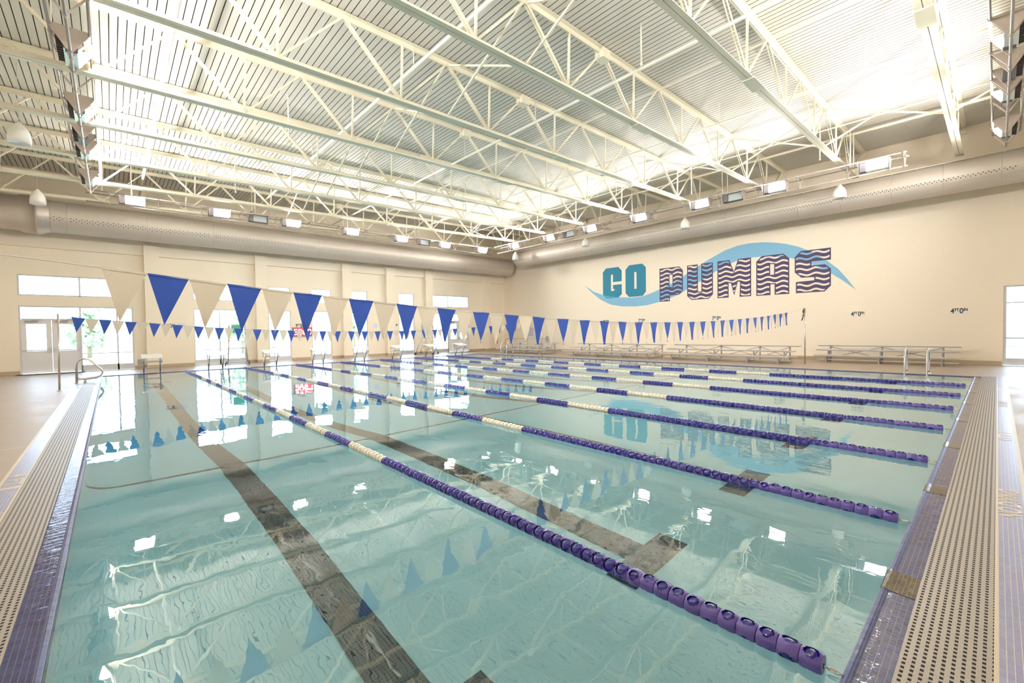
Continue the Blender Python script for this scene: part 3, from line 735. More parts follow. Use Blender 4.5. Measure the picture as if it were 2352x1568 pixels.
def hoop_ladder(loc, rz, label, rails, hgt=.80):
    r = thing('pool_ladder', label, 'ladder', loc, rz, 'grab rail pairs at the pool edge')
    for s_ in (-1, 1):
        y = s_*rails/2
        MB().path([(-.42, y, 0), (-.42, y, .12), (-.46, y, .4), (-.42, y, .62), (-.30, y, hgt-.04), (-.16, y, hgt), (-.03, y, hgt-.05), (.07, y, .6), (.10, y, .35), (.10, y, -.02), (.10, y, -.75)], .024, 12).build('grab_rail', chrome_m, r)
        MB().lathe([(0, .05), (.032, .05), (.034, .02), (.06, .012), (.06, 0)], (-.42, y, 0), 12).build('anchor', chrome_m, r)
    for z in (-.2, -.45, -.7): MB().box(.05, .15, -rails/2, rails/2, z-.012, z+.012).build('step', white_fib, r)
hoop_ladder((PW-.02, 1.21, 0), pi, 'pair of polished steel grab rails at the near end of the mural side', .50)
hoop_ladder((PW-.02, 20.1, 0), pi, 'pair of steel grab rails at the far corner of the mural side', .55)

# ------------------------------------------------------------------ bleachers (x grows towards the wall)
def bleacher(x0, y0, y1, legs, label, dx=.78, ext=.35):
    r = thing('bleacher', label, 'bleacher', (x0, (y0+y1)/2, 0), 0, 'aluminium bleachers along the mural wall'); c = (y0+y1)/2
    rows = [(0.0, .31), (dx*.5+.0, .53), (dx, .70)] if dx < 1 else [(0.0, .31), (dx*.5, .51), (dx, .70)]
    for k, (x, z) in enumerate(rows):
        s_ = MB(); s_.box(x-.13, x+.13, y0-c, y1-c, z-.045, z); s_.box(x-.13, x-.12, y0-c, y1-c, z-.06, z-.03); s_.build('seat_plank', alu_m, r)
    for k, z in ((0, .12), (1, .26)):
        x = rows[k][0]+dx*.28; MB().box(x-.11, x+.11, y0-c+.05, y1-c-.05, z-.03, z).build('foot_plank', alu_m, r)
    for y in legs:
        f = MB(); y -= c
        f.box(-.025, .025, y-.025, y+.025, 0, .275); f.box(-.10, .10, y-.03, y+.03, .262, .275)
        x1 = rows[1][0]; f.box(x1-.02, x1+.02, y-.02, y+.02, .03, .48); f.box(x1-.09, x1+.09, y-.03, y+.03, .47, rows[1][1]-.036)
        f.box(dx-.025, dx+.025, y-.025, y+.025, 0, .655); f.box(dx-.09, dx+.09, y-.03, y+.03, .65, .664)
        f.box(-.03, dx+.03, y-.02, y+.02, .03, .07); f.bar((.05, y, .07), (dx-.02, y, .50), .03, .03); f.bar((x1, y, .22), (dx, y, .22), .03, .03)
        f.build('leg_frame', legal_m, r)
    b = MB()
    for a, q in zip(legs, legs[1:]):
        b.bar((dx+.03, a-c, .62), (dx+.03, q-c, .16), .012, .03); b.bar((dx+.03, q-c, .62), (dx+.03, a-c, .16), .012, .03)
    b.build('cross_brace', legal_m, r)
bleacher(22.40, .42, 4.80, [4.38, 2.66, .90], 'low aluminium bleacher nearest the glazed door, behind the grab rails')
bleacher(20.30, 5.15, 10.75, [10.15, 8.43, 6.73, 5.55], 'low aluminium bleacher under the tail of the PUMAS lettering', 1.55)
bleacher(20.10, 11.15, 16.9, [16.1, 14.5, 12.85, 11.35], 'low aluminium bleacher under the GO lettering', 1.50)
bleacher(20.10, 18.4, 22.9, [22.2, 20.25, 18.9], 'low aluminium bleacher in the far corner behind the thin pole', 1.50)

# ------------------------------------------------------------------ lifeguard chairs
def guard_chair(loc, rz, label):
    r = thing('lifeguard_chair', label, 'lifeguard chair', loc, rz, 'lifeguard chairs by the window wall')
    w_ = .34
    for s_ in (-1, 1):
        MB().tube((s_*(w_+.06), -.62, .06), (s_*w_, -.30, 1.92), .018, 8).build('front_leg', chrome_m, r)
        MB().tube((s_*(w_+.10), .62, .06), (s_*w_, .16, 1.45), .018, 8).build('rear_leg', chrome_m, r)
        MB().path([(s_*w_, .16, 1.45), (s_*w_, .20, 2.04), (s_*(w_+.01), -.26, 1.90)], .014, 8).build('arm_rail', chrome_m, r)
    for z in (.30, .58, .86, 1.14): 
        t = (z-.06)/1.86; x = w_+.06*(1-t); y = -.62+.32*t; MB().tube((-x, y, z), (x, y, z), .014, 8).build('rung', chrome_m, r)
    MB().box(-.40, .40, -.36, .18, 1.35, 1.40).build('seat', white_fib, r)
    MB().box(-.24, .24, .17, .20, 1.60, 2.02).build('backrest', green_m, r)
    MB().tube((-.36, .20, 2.05), (.36, .20, 2.05), .014, 8).build('top_rail', chrome_m, r)
    MB().box(-.45, .45, .56, .66, .05, .10).box(-.42, .42, -.66, -.60, .05, .09).box(-.44, -.40, -.6, .6, .05, .09).box(.40, .44, -.6, .6, .05, .09).build('base_frame', legal_m, r)
    for sx in (-1, 1):
        for sy in (-1, 1): MB().lathe([(0, -.02), (.075, -.02), (.075, .02), (0, .02)], (sx*.50, sy*.60, .075), 14, axis='X').build('wheel', rubber_m, r)
guard_chair((5.0, 25.45, 0), radians(-12), 'tall lifeguard chair with a green back in front of the second window bay')
guard_chair((15.95, 25.35, 0), radians(38), 'tall lifeguard chair in front of the narrow window right of the 9 ft sign')

# ------------------------------------------------------------------ wall signs, clock, small wall items
def face(kind, x, y, z):       # matrix of an item on a wall
    if kind == 'N': return Matrix(((1, 0, 0, x), (0, 0, -1, y), (0, 1, 0, z), (0, 0, 0, 1)))
    return Matrix(((0, 0, -1, x), (-1, 0, 0, y), (0, 1, 0, z), (0, 0, 0, 1)))
def depth_sign(big, kind, x, y, z, label):
    r = bpy.data.objects.new('depth_sign', None); COL.objects.link(r); r.matrix_world = face(kind, x, y, z); tag(r, label, 'sign', 'pool depth signs on the walls')
    MB().box(-.25, .25, -.10, .10, 0, .006).build('plate', plaque_m, r)
    for body, sx, sz, cx, cy in ((big, .27, 0, -.185, .0), ('FT', .14, 0, -.07, .045), ('0', .27, 0, .055, .0), ('IN', .14, 0, .165, .045)):
        o = bpy.data.objects.new('lettering', text_mesh(body, sx, ink_m, bold=.006, xscale=.78)); COL.objects.link(o); o.parent = r; o.location = (cx, cy, .008)
for b, y, lb in (('4', .53, 'black 4 FT 0 IN depth sign on the mural wall nearest the glazed door'), ('4', 3.59, 'black 4 FT 0 IN depth sign just right of the pole knot'),
                 ('5', 6.59, 'depth sign half hidden by pennants left of the pole knot'), ('7', 9.55, 'black 7 FT 0 IN depth sign under the letter M of the mural'),
                 ('7', 14.0, 'black 7 FT 0 IN depth sign under the GO lettering'), ('9', 16.6, 'small depth sign hidden by the pennants below the left tip of the wave')):
    depth_sign(b, 'E', XE, y, 2.0, lb)
for x, lb in ((2.38, 'depth sign on the window wall between the first two bays'), (8.35, 'depth sign above the red clock'), (14.3, 'small 9 FT 0 IN depth sign between the two narrow windows of the window wall')):
    depth_sign('9', 'N', x, YN, 1.98, lb)
for x, lb in ((2.85, 'small pale square notice right of the first column'), (12.95, 'small pale square notice between the fifth and sixth windows')):
    o = MB().box(-.14, .14, -.006, 0, -.14, .14).build('notice', poster_m, loc=(x, YN, 1.98)); tag(o, lb, 'notice')
r = thing('led_clock', 'red digital pace clock reading 50:29 between two narrow windows', 'clock', (8.46, YN, 1.62))
MB().box(-.53, .53, -.07, 0, -.26, .26).build('case', hous_m, r)
MB().box(-.50, .50, -.076, -.07, -.23, .23).build('display_face', red_led, r)
SEG = {'0': 'abcdef', '2': 'abged', '5': 'afgcd', '9': 'abcfg'}
for ch, cx in (('5', -.36), ('0', -.13), ('2', .14), ('9', .37)):
    m = MB(); w_, h_, t = .075, .145, .017
    S_ = dict(a=(-w_, w_, h_-t, h_+t), g=(-w_, w_, -t, t), d=(-w_, w_, -h_-t, -h_+t), f=(-w_-t, -w_+t, 0, h_), b=(w_-t, w_+t, 0, h_), e=(-w_-t, -w_+t, -h_, 0), c=(w_-t, w_+t, -h_, 0))
    for q in SEG[ch]: x0, x1, z0, z1 = S_[q]; m.box(cx+x0, cx+x1, -.08, -.076, z0, z1)
    m.build('digit', led_m, r)
MB().box(-.012, .022, -.08, -.076, .05, .085).box(-.012, .022, -.08, -.076, -.085, -.05).build('colon', led_m, r)
MB().box(-.03, .03, -.03, 0, .26, .36).build('mount', hous_m, r)
o = MB().box(-.12, .12, -.03, 0, -.13, .13).box(-.10, .10, -.034, -.03, -.11, .11).build('wall_box', greyplate_m, loc=(1.28, YN, .30)); tag(o, 'grey metal wall box low on the wall left of the first column', 'wall box')
def mat_thing(x0, x1, y0, y1, lb):
    o = MB().box(x0-(x0+x1)/2, x1-(x0+x1)/2, y0-(y0+y1)/2, y1-(y0+y1)/2, 0, .008).build('door_mat', matt_m, loc=((x0+x1)/2, (y0+y1)/2, .002)); tag(o, lb, 'mat', 'dark entrance mats')
mat_thing(-2.6, -.6, 25.75, 26.55, 'dark mat in front of the left double doors'); mat_thing(18.5, 20.5, 25.75, 26.55, 'dark mat in front of the far double doors')
r = thing('fire_extinguisher', 'small dark extinguisher hanging on the far corner wall', 'fire extinguisher', (23.1, YN-.07, .52))
MB().lathe([(0, 0), (.06, 0), (.065, .02), (.065, .34), (.03, .40), (.02, .42), (0, .42)], n=14).build('tank', ext_red, r)
MB().box(-.02, .02, -.05, .05, .42, .47).path([(.02, -.03, .44), (.09, -.05, .36), (.08, -.04, .12)], .009, 6).build('valve', rubber_m, r)
MB().box(-.09, .09, .05, .069, .05, .5).build('bracket', greyplate_m, r)
r = thing('notice_board', 'pale lavender poster with lines of text on the far end of the mural wall', 'poster', (XE-.004, 23.6, 1.35))
MB().box(-.012, 0, -.52, .52, -.40, .42).build('panel', poster_m, r)
m = MB()
for k in range(7): m.box(-.014, -.012, -.40+.03*(k % 3), .42-.06*(k % 2), .30-.09*k, .325-.09*k)
m.build('print_lines', purple_m, r)
r = thing('guard_rail', 'thin curved metal handrail behind the farthest bleacher', 'handrail', (23.2, 23.5, 0))
MB().path([(0, 2.1, 0), (0, 2.1, .70), (0, 2.05, .84), (0, 1.9, .90), (0, -2.4, .90), (0, -2.5, .84), (0, -2.5, 0)], .02, 8).build('rail', chrome_m, r)
for y in (1.0, -.4, -1.6): MB().tube((0, y, 0), (0, y, .9), .016, 8).build('post', chrome_m, r)
r = thing('floor_fan', 'small round grey fan standing behind the farthest bleacher', 'fan', (22.55, 20.4, 0))
MB().lathe([(.23, -.05), (.25, 0), (.23, .05), (.20, .03), (.20, -.03), (.23, -.05)], (0, 0, .86), 24, axis='X').build('fan_ring', greyplate_m, r)
m = MB()
for k in range(16): a = pi*k/16; m.bar((-.04, -.24*cos(a), .86-.24*sin(a)), (-.04, .24*cos(a), .86+.24*sin(a)), .004, .004)
m.build('grille', chrome_m, r)
m = MB()
for k in range(4): a = pi*k/2; m.obox((0, .1*cos(a), .86+.1*sin(a)), (0.02, 0, 0), (.005, .1*cos(a), .1*sin(a)), (.01, -.05*sin(a), .05*cos(a)))
m.build('fan_blade', greyplate_m, r)
MB().tube((0, 0, 0.02), (0, 0, .64), .018, 8).lathe([(0, 0), (.2, 0), (.19, .025), (0, .04)], n=18).build('stand', greyplate_m, r)

# ------------------------------------------------------------------ wall mural
MU = dict(
swoosh=[(18.283,4.475),(17.557,4.009),(16.777,3.729),(16.21,3.612),(15.57,3.507),(14.777,3.44),(13.933,3.458),(13.284,3.63),(12.505,3.89),(11.76,4.193),(11.186,4.504),(10.633,4.798),(10.097,5.083),(9.58,5.319),(9.079,5.523),(8.476,5.665),(7.896,5.698),(7.338,5.653),(6.8,5.556),(6.282,5.406),(5.781,5.199),(5.442,4.998),(5.016,4.7),(4.649,4.379),(4.291,4.014),(3.985,3.582),(3.664,3.053),(4.158,3.519),(4.557,3.844),(5.015,4.167),(5.274,4.33),(5.929,4.654),(6.18,4.743),(6.538,4.843),(7.013,4.93),(7.448,4.964),(7.84,4.974),(8.242,4.972),(8.596,4.875),(9.081,4.714),(9.583,4.484),(9.97,4.266),(10.501,3.989),(11.051,3.736),(11.548,3.434),(12.133,3.253),(12.818,3.063),(13.611,2.913),(14.44,2.874),(15.396,2.93),(16.216,3.081),(16.973,3.424),(17.658,3.912)],
G=[(16.807,5.18),(16.566,5.42),(15.622,5.42),(15.385,5.17),(15.385,4.505),(16.034,4.495),(16.034,4.979),(16.185,4.979),(16.185,3.945),(15.929,3.945),(15.929,4.06),(16.034,4.066),(16.034,4.32),(15.385,4.32),(15.385,3.7),(15.642,3.489),(16.55,3.483),(16.807,3.74)],
O=[(15.11,5.17),(14.845,5.42),(13.932,5.42),(13.70,5.175),(13.70,3.733),(13.916,3.49),(14.863,3.476),(15.11,3.727)], Oi=[(14.49,4.965),(14.335,4.965),(14.335,3.948),(14.49,3.948)],
P=[(12.819,4.98),(11.625,4.98),(11.40,4.751),(11.40,3.62),(11.62,3.40),(12.177,3.395),(12.179,3.061),(12.81,3.061)], Pi=[(12.195,4.562),(12.015,4.562),(12.015,3.87),(12.195,3.87)],
U=[(11.155,4.965),(10.551,4.965),(10.551,3.482),(10.358,3.48),(10.358,4.976),(9.738,4.976),(9.738,3.291),(9.962,3.06),(10.901,3.06),(11.155,3.284)],
M=[(9.50,4.985),(8.897,4.985),(8.669,4.366),(8.465,4.982),(7.847,4.982),(7.847,3.062),(8.40,3.062),(8.365,3.80),(8.48,3.85),(8.66,3.152),(8.821,3.80),(8.935,3.80),(8.935,3.057),(9.50,3.057)],
A=[(7.61,4.734),(7.366,4.978),(6.425,4.978),(6.175,4.726),(6.175,3.055),(6.797,3.055),(6.797,3.564),(6.976,3.564),(6.976,3.05),(7.61,3.055)], Ai=[(6.99,4.536),(6.816,4.536),(6.816,4.024),(6.99,4.024)],
S=[(5.95,4.735),(5.708,4.99),(4.55,4.99),(4.55,4.452),(5.283,4.459),(5.283,4.276),(4.762,4.274),(4.549,4.059),(4.549,3.302),(4.783,3.059),(5.903,3.059),(5.903,3.575),(5.178,3.599),(5.178,3.743),(5.682,3.76),(5.95,4.03)],
ov=[(16.79,3.733),(16.21,3.612),(15.57,3.507),(15.642,3.489),(16.55,3.483)])
def area(P): return sum(P[i][0]*P[(i+1) % len(P)][1]-P[(i+1) % len(P)][0]*P[i][1] for i in range(len(P)))/2
def inset(P, d):
    if area(P) < 0: P = P[::-1]
    out = []; n = len(P)
    for i in range(n):
        a, b, c = Vector(P[i-1]), Vector(P[i]), Vector(P[(i+1) % n])
        e1, e2 = (b-a).normalized(), (c-b).normalized(); n1, n2 = Vector((-e1.y, e1.x)), Vector((-e2.y, e2.x))
        k = (n1+n2); k = k/max(.35, k.dot(n1)) if k.length > 1e-6 else n1
        out.append(tuple(b+k*d))
    return out
mur = thing('wall_mural', 'painted GO PUMAS lettering over a sky blue wave on the tall block wall', 'mural', (XE, 11.0, 4.3))
pf = lambda d: (lambda a, b: (-d, a-11.0, b-4.3))
MB().poly([MU['swoosh']], pf(.003), flip=True).build('painted_wave', sky_blue, mur)
MB().poly([MU['G']], pf(.005), flip=True).build('letter_g', teal_m, mur)
MB().poly([MU['ov']], pf(.0065), flip=True).build('wave_overlap', teal2_m, mur)
MB().poly([MU['O'], MU['Oi']], pf(.005), flip=True).build('letter_o', teal_m, mur)
def stripes(P): return inset(P, .055)
for L in 'PUMAS':
    Pn = MU[L]; Pn = Pn if area(Pn) > 0 else Pn[::-1]
    inn = inset(Pn, .05); mb = MB(); n = len(Pn)
    f0 = pf(.006)
    for i in range(n):
        j = (i+1) % n; mb.add([f0(*Pn[i]), f0(*Pn[j]), f0(*inn[j]), f0(*inn[i])], [(3, 2, 1, 0)], 0)
    loops = [inn]
    if L+'i' in MU:
        H = MU[L+'i']; H = H if area(H) > 0 else H[::-1]; out = inset(H, -.045)
        for i in range(4):
            j = (i+1) % 4; mb.add([f0(*out[i]), f0(*out[j]), f0(*H[j]), f0(*H[i])], [(3, 2, 1, 0)], 0)
        loops.append(out)
    mb.poly(loops, pf(.0055), 1, uv=True, flip=True)
    mb.build('letter_'+L.lower(), [purple_m, stripe_m], mur)

# ------------------------------------------------------------------ round air ducts
def duct_cyl(mb, axis, c, r, a, b, m=0, n=40, ph=0.0):
    step = 1.0; k = max(1, int((b-a)/step)); prev = None
    for i in range(k):
        u0 = a+(b-a)*i/k; u1 = a+(b-a)*(i+1)/k
        for j in range(n):
            t0, t1 = 2*pi*j/n, 2*pi*(j+1)/n
            def P(u, t): return (u, c[0]-r*cos(t), c[1]+r*sin(t)) if axis == 'X' else (c[0]-r*cos(t), u, c[1]+r*sin(t))
            def W(t): return r*(((t+pi) % (2*pi)-pi) - ph) if not (t == 2*pi) else 0
            v0, v1 = r*((t0 if t0 < pi else t0-2*pi)-ph), r*((t0 if t0 < pi else t0-2*pi)+2*pi/n-ph)
            q = [P(u0, t0), P(u1, t0), P(u1, t1), P(u0, t1)]; uv = [(u0, v0), (u1, v0), (u1, v1), (u0, v1)]
            if axis == 'Y': q = q[::-1]; uv = uv[::-1]
            mb.add(q[::-1], [(0, 1, 2, 3)], m, True, [uv[::-1]])
    return mb
def ring(mb, axis, c, r, u, w_=.03, h=.012, m=0):
    prof = [(r-.004, u-w_/2), (r+h, u-w_/2), (r+h, u+w_/2), (r-.004, u+w_/2)]
    mb.lathe(prof, (0, c[0], c[1]) if axis == 'X' else (c[0], 0, c[1]), 40, m, axis)
YA, ZA, RA = 25.45, 6.42, .64
r = thing('air_duct', 'large round perforated metal duct running above the windows', 'duct', (0, 0, 0))
duct_cyl(MB(), 'X', (YA, ZA), RA, -1.62, 23.55, ph=-.28).build('duct_shell', ductA_m, r)
m = MB(); m.lathe([(0, 23.56), (RA*.9, 23.56), (RA, 23.53)], (0, YA, ZA), 40, 0, 'X'); m.build('end_cap', duct_plain, r)
m = MB(); m.lathe([(RA+.008, -1.40), (RA+.02, -1.46), (RA+.12, -1.72), (RA+.12, -1.80), (RA+.11, -1.80), (RA+.10, -2.15), (RA+.03, -2.3), (RA+.02, -4.55)], (0, YA, ZA), 36, 0, 'X'); m.build('enlarged_fitting', duct_plain, r)
for u in (-1.38, -.9, 1.6, 4.05, 8.95, 13.85, 18.75, 21.5): m = MB(); ring(m, 'X', (YA, ZA), RA, u, .02, .006); m.build('seam_ring', duct_plain, r)
m = MB(); m.tube((-4, YA-.30, ZA+RA+.03), (23.5, YA-.30, ZA+RA+.03), .013, 6)
for k in range(14): m.bar((-1+1.8*k, YA-.3, ZA+RA+.03), (-1+1.8*k, YA-.24, ZA+RA-.06), .02, .02)
m.build('hanger_rail', pipe_m, r)
XB, ZB, RB = 22.80, 6.76, .555
r = thing('air_duct', 'round grey perforated metal duct running above the mural', 'duct', (0, 0, 0))
duct_cyl(MB(), 'Y', (XB, ZB), RB, -3.9, 23.45, ph=-.32).build('duct_shell', ductB_m, r)
m = MB(); m.lathe([(0, 23.47), (RB*.9, 23.47), (RB, 23.44)], (XB, 0, ZB), 40, 0, 'Y'); m.build('end_cap', duct_plain, r)
for u in [23.2, 21.9, 20.6, 19.0, 17.6, 15.9, 14.6, 13.1, 11.4, 10.2, 8.4, 7.1, 5.4, 3.9, 2.3, .9, -.5]: m = MB(); ring(m, 'Y', (XB, ZB), RB, u, .02, .005); m.build('seam_ring', duct_plain, r)
m = MB(); m.tube((XB-.36, -3.9, ZB+RB-.06), (XB-.36, 24.6, ZB+RB-.06), .016, 6)
for k in range(36): m.bar((XB-.36, -2+.72*k, ZB+RB-.06), (XB-.30, -2+.72*k, ZB+RB-.12), .02, .025)
m.build('hanger_rail', pipe_m, r)

# ------------------------------------------------------------------ roof joists
def zb_(x): return 6.93+.022*x
def zt_(x): return zdeck(x)-.02
JY = [.5+2.94*k for k in range(-1, 9)]
def make_joist():
    r = thing('roof_joist', '', 'roof joist', group='steel roof joists spanning across the pool')
    def chord(x0, x1, zf, w_, h, nm, th=.014):
        m = MB()
        for s_ in (-1, 1):
            a, b = Vector((x0, s_*(w_/4+.006), zf(x0))), Vector((x1, s_*(w_/4+.006), zf(x1)))
            dirn = 1 if nm == 'top_chord' else -1
            m.bar(a-Vector((0, 0, dirn*th/2)), b-Vector((0, 0, dirn*th/2)), w_/2-.006, th)
            m.bar(Vector((x0, s_*.014, zf(x0)-dirn*h/2)), Vector((x1, s_*.014, zf(x1)-dirn*h/2)), th, h)
        return m.build(nm, steel_m, r)
    chord(XW+.02, XE-.02, zt_, .22, .13, 'top_chord'); chord(XW+1.2, 22.6, zb_, .215, .12, 'bottom_chord')
    B = [.15+2.74*k for k in range(-1, 8)]; B = [b for b in B if b > XW] + [21.55]; T = [1.52+2.73*k for k in range(-2, 8)]
    def web(xb, xt, nm, w_=.055, dbl=True):
        m = MB(); p, q = Vector((xb, 0, zb_(xb)+.05)), Vector((xt, 0, zt_(xt)-.06))
        if dbl:
            for s_ in (-1, 1): m.bar(p+Vector((0, s_*.032, 0)), q+Vector((0, s_*.032, 0)), .014, w_)
            m.bar(p.lerp(q, .5)-Vector((.03, 0, 0)), p.lerp(q, .5)+Vector((.03, 0, 0)), .07, .03)
        else: m.bar(p, q, .045, .045)
        m.build(nm, steel_m, r)
    for b in B[:-1]:
        for t in T:
            if 0 < abs(t-b) < 1.6: web(b, t, 'diagonal_web', .06, t < b)
        web(b, b+.06, 'vertical_web', dbl=False)
    web(21.55, 20.62, 'diagonal_web'); web(21.55, 21.65, 'vertical_web', dbl=False); web(21.9, 23.7, 'end_diagonal', .07)
    m = MB(); 
    for s_ in (-1, 1): m.bar((22.55, s_*.04, zb_(22.55)), (23.75, s_*.04, zt_(23.75)-.1), .02, .05)
    MB().box(XE-.16, XE-.02, -.13, .13, zt_(XE)-.25, zt_(XE)-.1).build('bearing_seat', steel_m, r)
    MB().box(11.2, 11.9, -.14, .14, zb_(11.5)-.022, zb_(11.5)-.001).build('splice_plate', steel_m, r)
    MB().box(9.58, 9.88, -.13, .13, zt_(9.7)-.26, zt_(9.7)-.02).build('splice_bracket', steel_m, r)
    return r
jo = make_joist()
for k, y in enumerate(JY):
    o = jo if k == 0 else copy_tree(jo)
    o.location = (0, y, 0)
    n = len(JY)-1-k
    o['label'] = 'cream steel roof joist ' + ('closest to the window wall' if n == 0 else ('passing almost overhead behind the camera' if k == 0 else ORD[n]+' in from the window wall'))
# bridging, pipes and hangers between the joists
for bx in (6.95, 17.75):
    for k, (a, b) in enumerate(zip(JY[:-1], JY[1:])):
        r = thing('cross_bridging', 'thin crossed braces between roof joists, %s row, %s bay from the camera end' % ('left' if bx < 10 else 'mural side', ORD[k]), 'brace', (bx, a, 0), 0, 'crossed braces between the roof joists')
        d = b-a
        MB().bar((0, .05, zt_(bx)-.1), (.02, d-.05, zb_(bx)+.1), .04, .04).build('brace_rod', steel_m, r)
        MB().bar((.05, .05, zb_(bx)+.1), (.07, d-.05, zt_(bx)-.1), .04, .04).build('brace_rod', steel_m, r)
for bx, lb in ((20.75, 'white steel bridging angle running along the mural side of the roof'), (12.35, 'light steel bridging angle along the middle of the roof')):
    z = zt_(bx)-.20 if bx > 20 else zt_(bx)-.15
    o = MB().bar((0, YS, 0), (0, YN-.02, 0), .07 if bx > 20 else .03, .07 if bx > 20 else .03).build('bridging_angle', steel_m, loc=(bx, 0, z)); tag(o, lb, 'steel angle')
for px_, z, rr, lb in ((1.42, 8.0, .045, 'white pipe under the roof nearest the left side'), (5.98, 8.02, .04, 'white pipe under the roof, second from the left'),
                   (10.25, 8.0, .032, 'white pipe under the roof above the middle lanes'), (14.85, 8.05, .032, 'white pipe under the roof nearest the mural side'), (18.4, 8.15, .02, 'thin conduit under the roof beside the mural side lights')):
    r = thing('ceiling_pipe', lb, 'pipe', (px_, 0, z), 0, 'pipes hung under the roof deck')
    MB().tube((0, YS+.1, 0), (0, YN-.02, 0), rr, 12).build('pipe_run', pipe_m, r)
    for k in range(8):
        y = YS+2.2+3.7*k; MB().tube((0, y, 0), (0, y, zdeck(px_)-z), .012, 6).lathe([(rr+.012, y-.02), (rr+.012, y+.02)], (0, 0, 0), 12, 0, 'Y').build('pipe_hanger', pipe_m, r)
for k, (x, y, zz) in enumerate([(19.3, 3.9, 7.5), (19.2, 8.6, 7.4), (17.2, 11.1, 7.6), (9.6, 5.2, 7.7), (4.1, 20.0, 7.2), (4.3, 13.6, 7.4), (13.2, 17.0, 7.3)]):
    o = MB().tube((0, 0, 0), (0, 0, zdeck(x)-zz), .022, 8).lathe([(0, -.05), (.03, -.04), (.03, 0), (0, .0)], n=8).build('hanging_rod', pipe_m, loc=(x, y, zz)); tag(o, 'short white rod hanging from the roof deck, ' + ['near the mural side lights', 'behind the second mural side lamp', 'over the seventh lane', 'over the fifth lane near the camera', 'far left near the window wall', 'left of the middle of the roof', 'over the sixth lane far back'][k], 'hanging rod')

# ------------------------------------------------------------------ light trusses and flood lights (inward = local +y)
ZT = 7.0
TP = [(-.27, .19), (.27, .19), (0, -.20)]     # outer top, inner top, bottom tube (y, z)
def truss(label, loc, rz, x0, x1):
    r = thing('light_truss', label, 'light truss', loc, rz, 'triangular light trusses around the pool')
    for y, z in TP: MB().tube((x0, y, z), (x1, y, z), .024, 10).build('truss_tube', truss_m, r)
    x = x0+.08
    while x < x1:
        m = MB()
        for (a, b), (c, d) in zip(TP, TP[1:]+TP[:1]): m.bar((x, a, b), (x, c, d), .02, .03)
        for a, b in TP: m.lathe([(.024, x-.03), (.034, x-.03), (.034, x+.03), (.024, x+.03)], (0, a, b), 10, 0, 'X')
        m.build('truss_frame', plate_m, r); x += 1.515
    for x in [x0+1.5+4.4*k for k in range(int((x1-x0)/4.4)+1)]:
        if x < x1: MB().tube((x, -.27, .19), (x, -.27, 1.47), .012, 6).tube((x, .27, .19), (x, .27, 1.47), .012, 6).build('truss_hanger', pipe_m, r)
truss('light truss running parallel to the window wall', (0, 23.4, ZT), pi, -20.15, .30)
truss('light truss running above the mural side of the pool', (20.0, 0, ZT), pi/2, 1.6, 22.6)
truss('light truss over the left pool edge seen end-on at the top left', (-.14, 0, ZT), -pi/2, -22.1, 0.2)
truss('light truss over the near pool end seen end-on at the top right', (0, -.57, ZT), 0, .4, 20.3)
def make_light(lit):
    r = thing('flood_light', '', 'flood light', group='flood lights set in the light trusses')
    E_ = .42
    pl = [(-.31, .23), (.31, .23), (.02, -.235), (-.02, -.235)]
    for s_ in (-1, 1): MB().prism(pl, s_*E_-.006, s_*E_+.006, lambda a, b, c: (c, a, b)).build('end_plate', plate_m, r)
    an = radians(5); Y = Vector((0, cos(an), sin(an))); Z = Vector((0, -sin(an), cos(an))); c = Vector((0, -.01, .03))
    h = MB(); X = Vector((1, 0, 0))
    X = Vector((-1, 0, 0)); h.obox(c-Y*.09+X*.02, X*.37, Y*.012, Z*.17); h.obox(c+Z*.165+X*.09, X*.29, Y*.085, Z*.008); h.obox(c-Z*.165+X*.09, X*.29, Y*.085, Z*.008); h.obox(c+X*.385, X*.008, Y*.085, Z*.17); h.obox(c-X*.20, X*.006, Y*.085, Z*.17)
    h.build('housing', refl_m if lit else hous_m, r)
    b = MB(); b.obox(c-X*.30, X*.09, Y*.10, Z*.16); b.build('ballast_box', hous_m, r)
    f = MB()
    for k in range(7): f.obox(c-Y*.145+X*(-.30+.1*k), X*.008, Y*.045, Z*.13)
    f.build('heat_fin', fin_m, r)
    g = MB(); g.add([c+Y*.06-X*.19-Z*.15, c+Y*.06+X*.375-Z*.15, c+Y*.06+X*.375+Z*.15, c+Y*.06-X*.19+Z*.15], [(0, 1, 2, 3)] , 0)
    g.build('lens', lamp_m if lit else offglass_m, r)
    return r
Llit = make_light(True); Loff = make_light(False); first = {True: Llit, False: Loff}; used = {True: False, False: False}
def put(lit, loc, rz, label):
    o = first[lit] if not used[lit] else copy_tree(first[lit]); used[lit] = True
    o.location = loc; o.rotation_euler = (0, 0, rz); o['label'] = label
for k, x in enumerate([1.05, 4.05, 7.08, 10.1, 13.1, 16.13, 19.16]): put(True, (x, 23.4, ZT), pi, 'glaring lit flood light in the truss by the window wall, %s from the left' % ORD[k])
for x, lb in ((5.62, 'left'), (14.65, 'right')): put(False, (x, 23.4, ZT), pi, 'unlit grey flood light in the window wall truss, the %s one of two' % lb)
for k, y in enumerate([2.48, 5.56, 8.55, 11.6, 14.62, 17.68, 20.76]): put(True, (20.0, y, ZT), pi/2, 'glaring lit flood light in the mural side truss, %s from the right' % ORD[k])
for y, lb in ((7.15, 'near'), (16.2, 'far')): put(False, (20.0, y, ZT), pi/2, 'unlit grey flood light in the mural side truss, the %s one of two' % lb)
for k, y in enumerate([2.5, 5.55, 8.55, 11.55, 14.6, 17.75, 20.9]): put(True, (-.14, y, ZT), -pi/2, 'flood light box in the left edge truss, %s from the camera end' % ORD[k])
put(False, (-.14, 16.35, ZT), -pi/2, 'tilted unlit flood light between two lamps of the left edge truss')
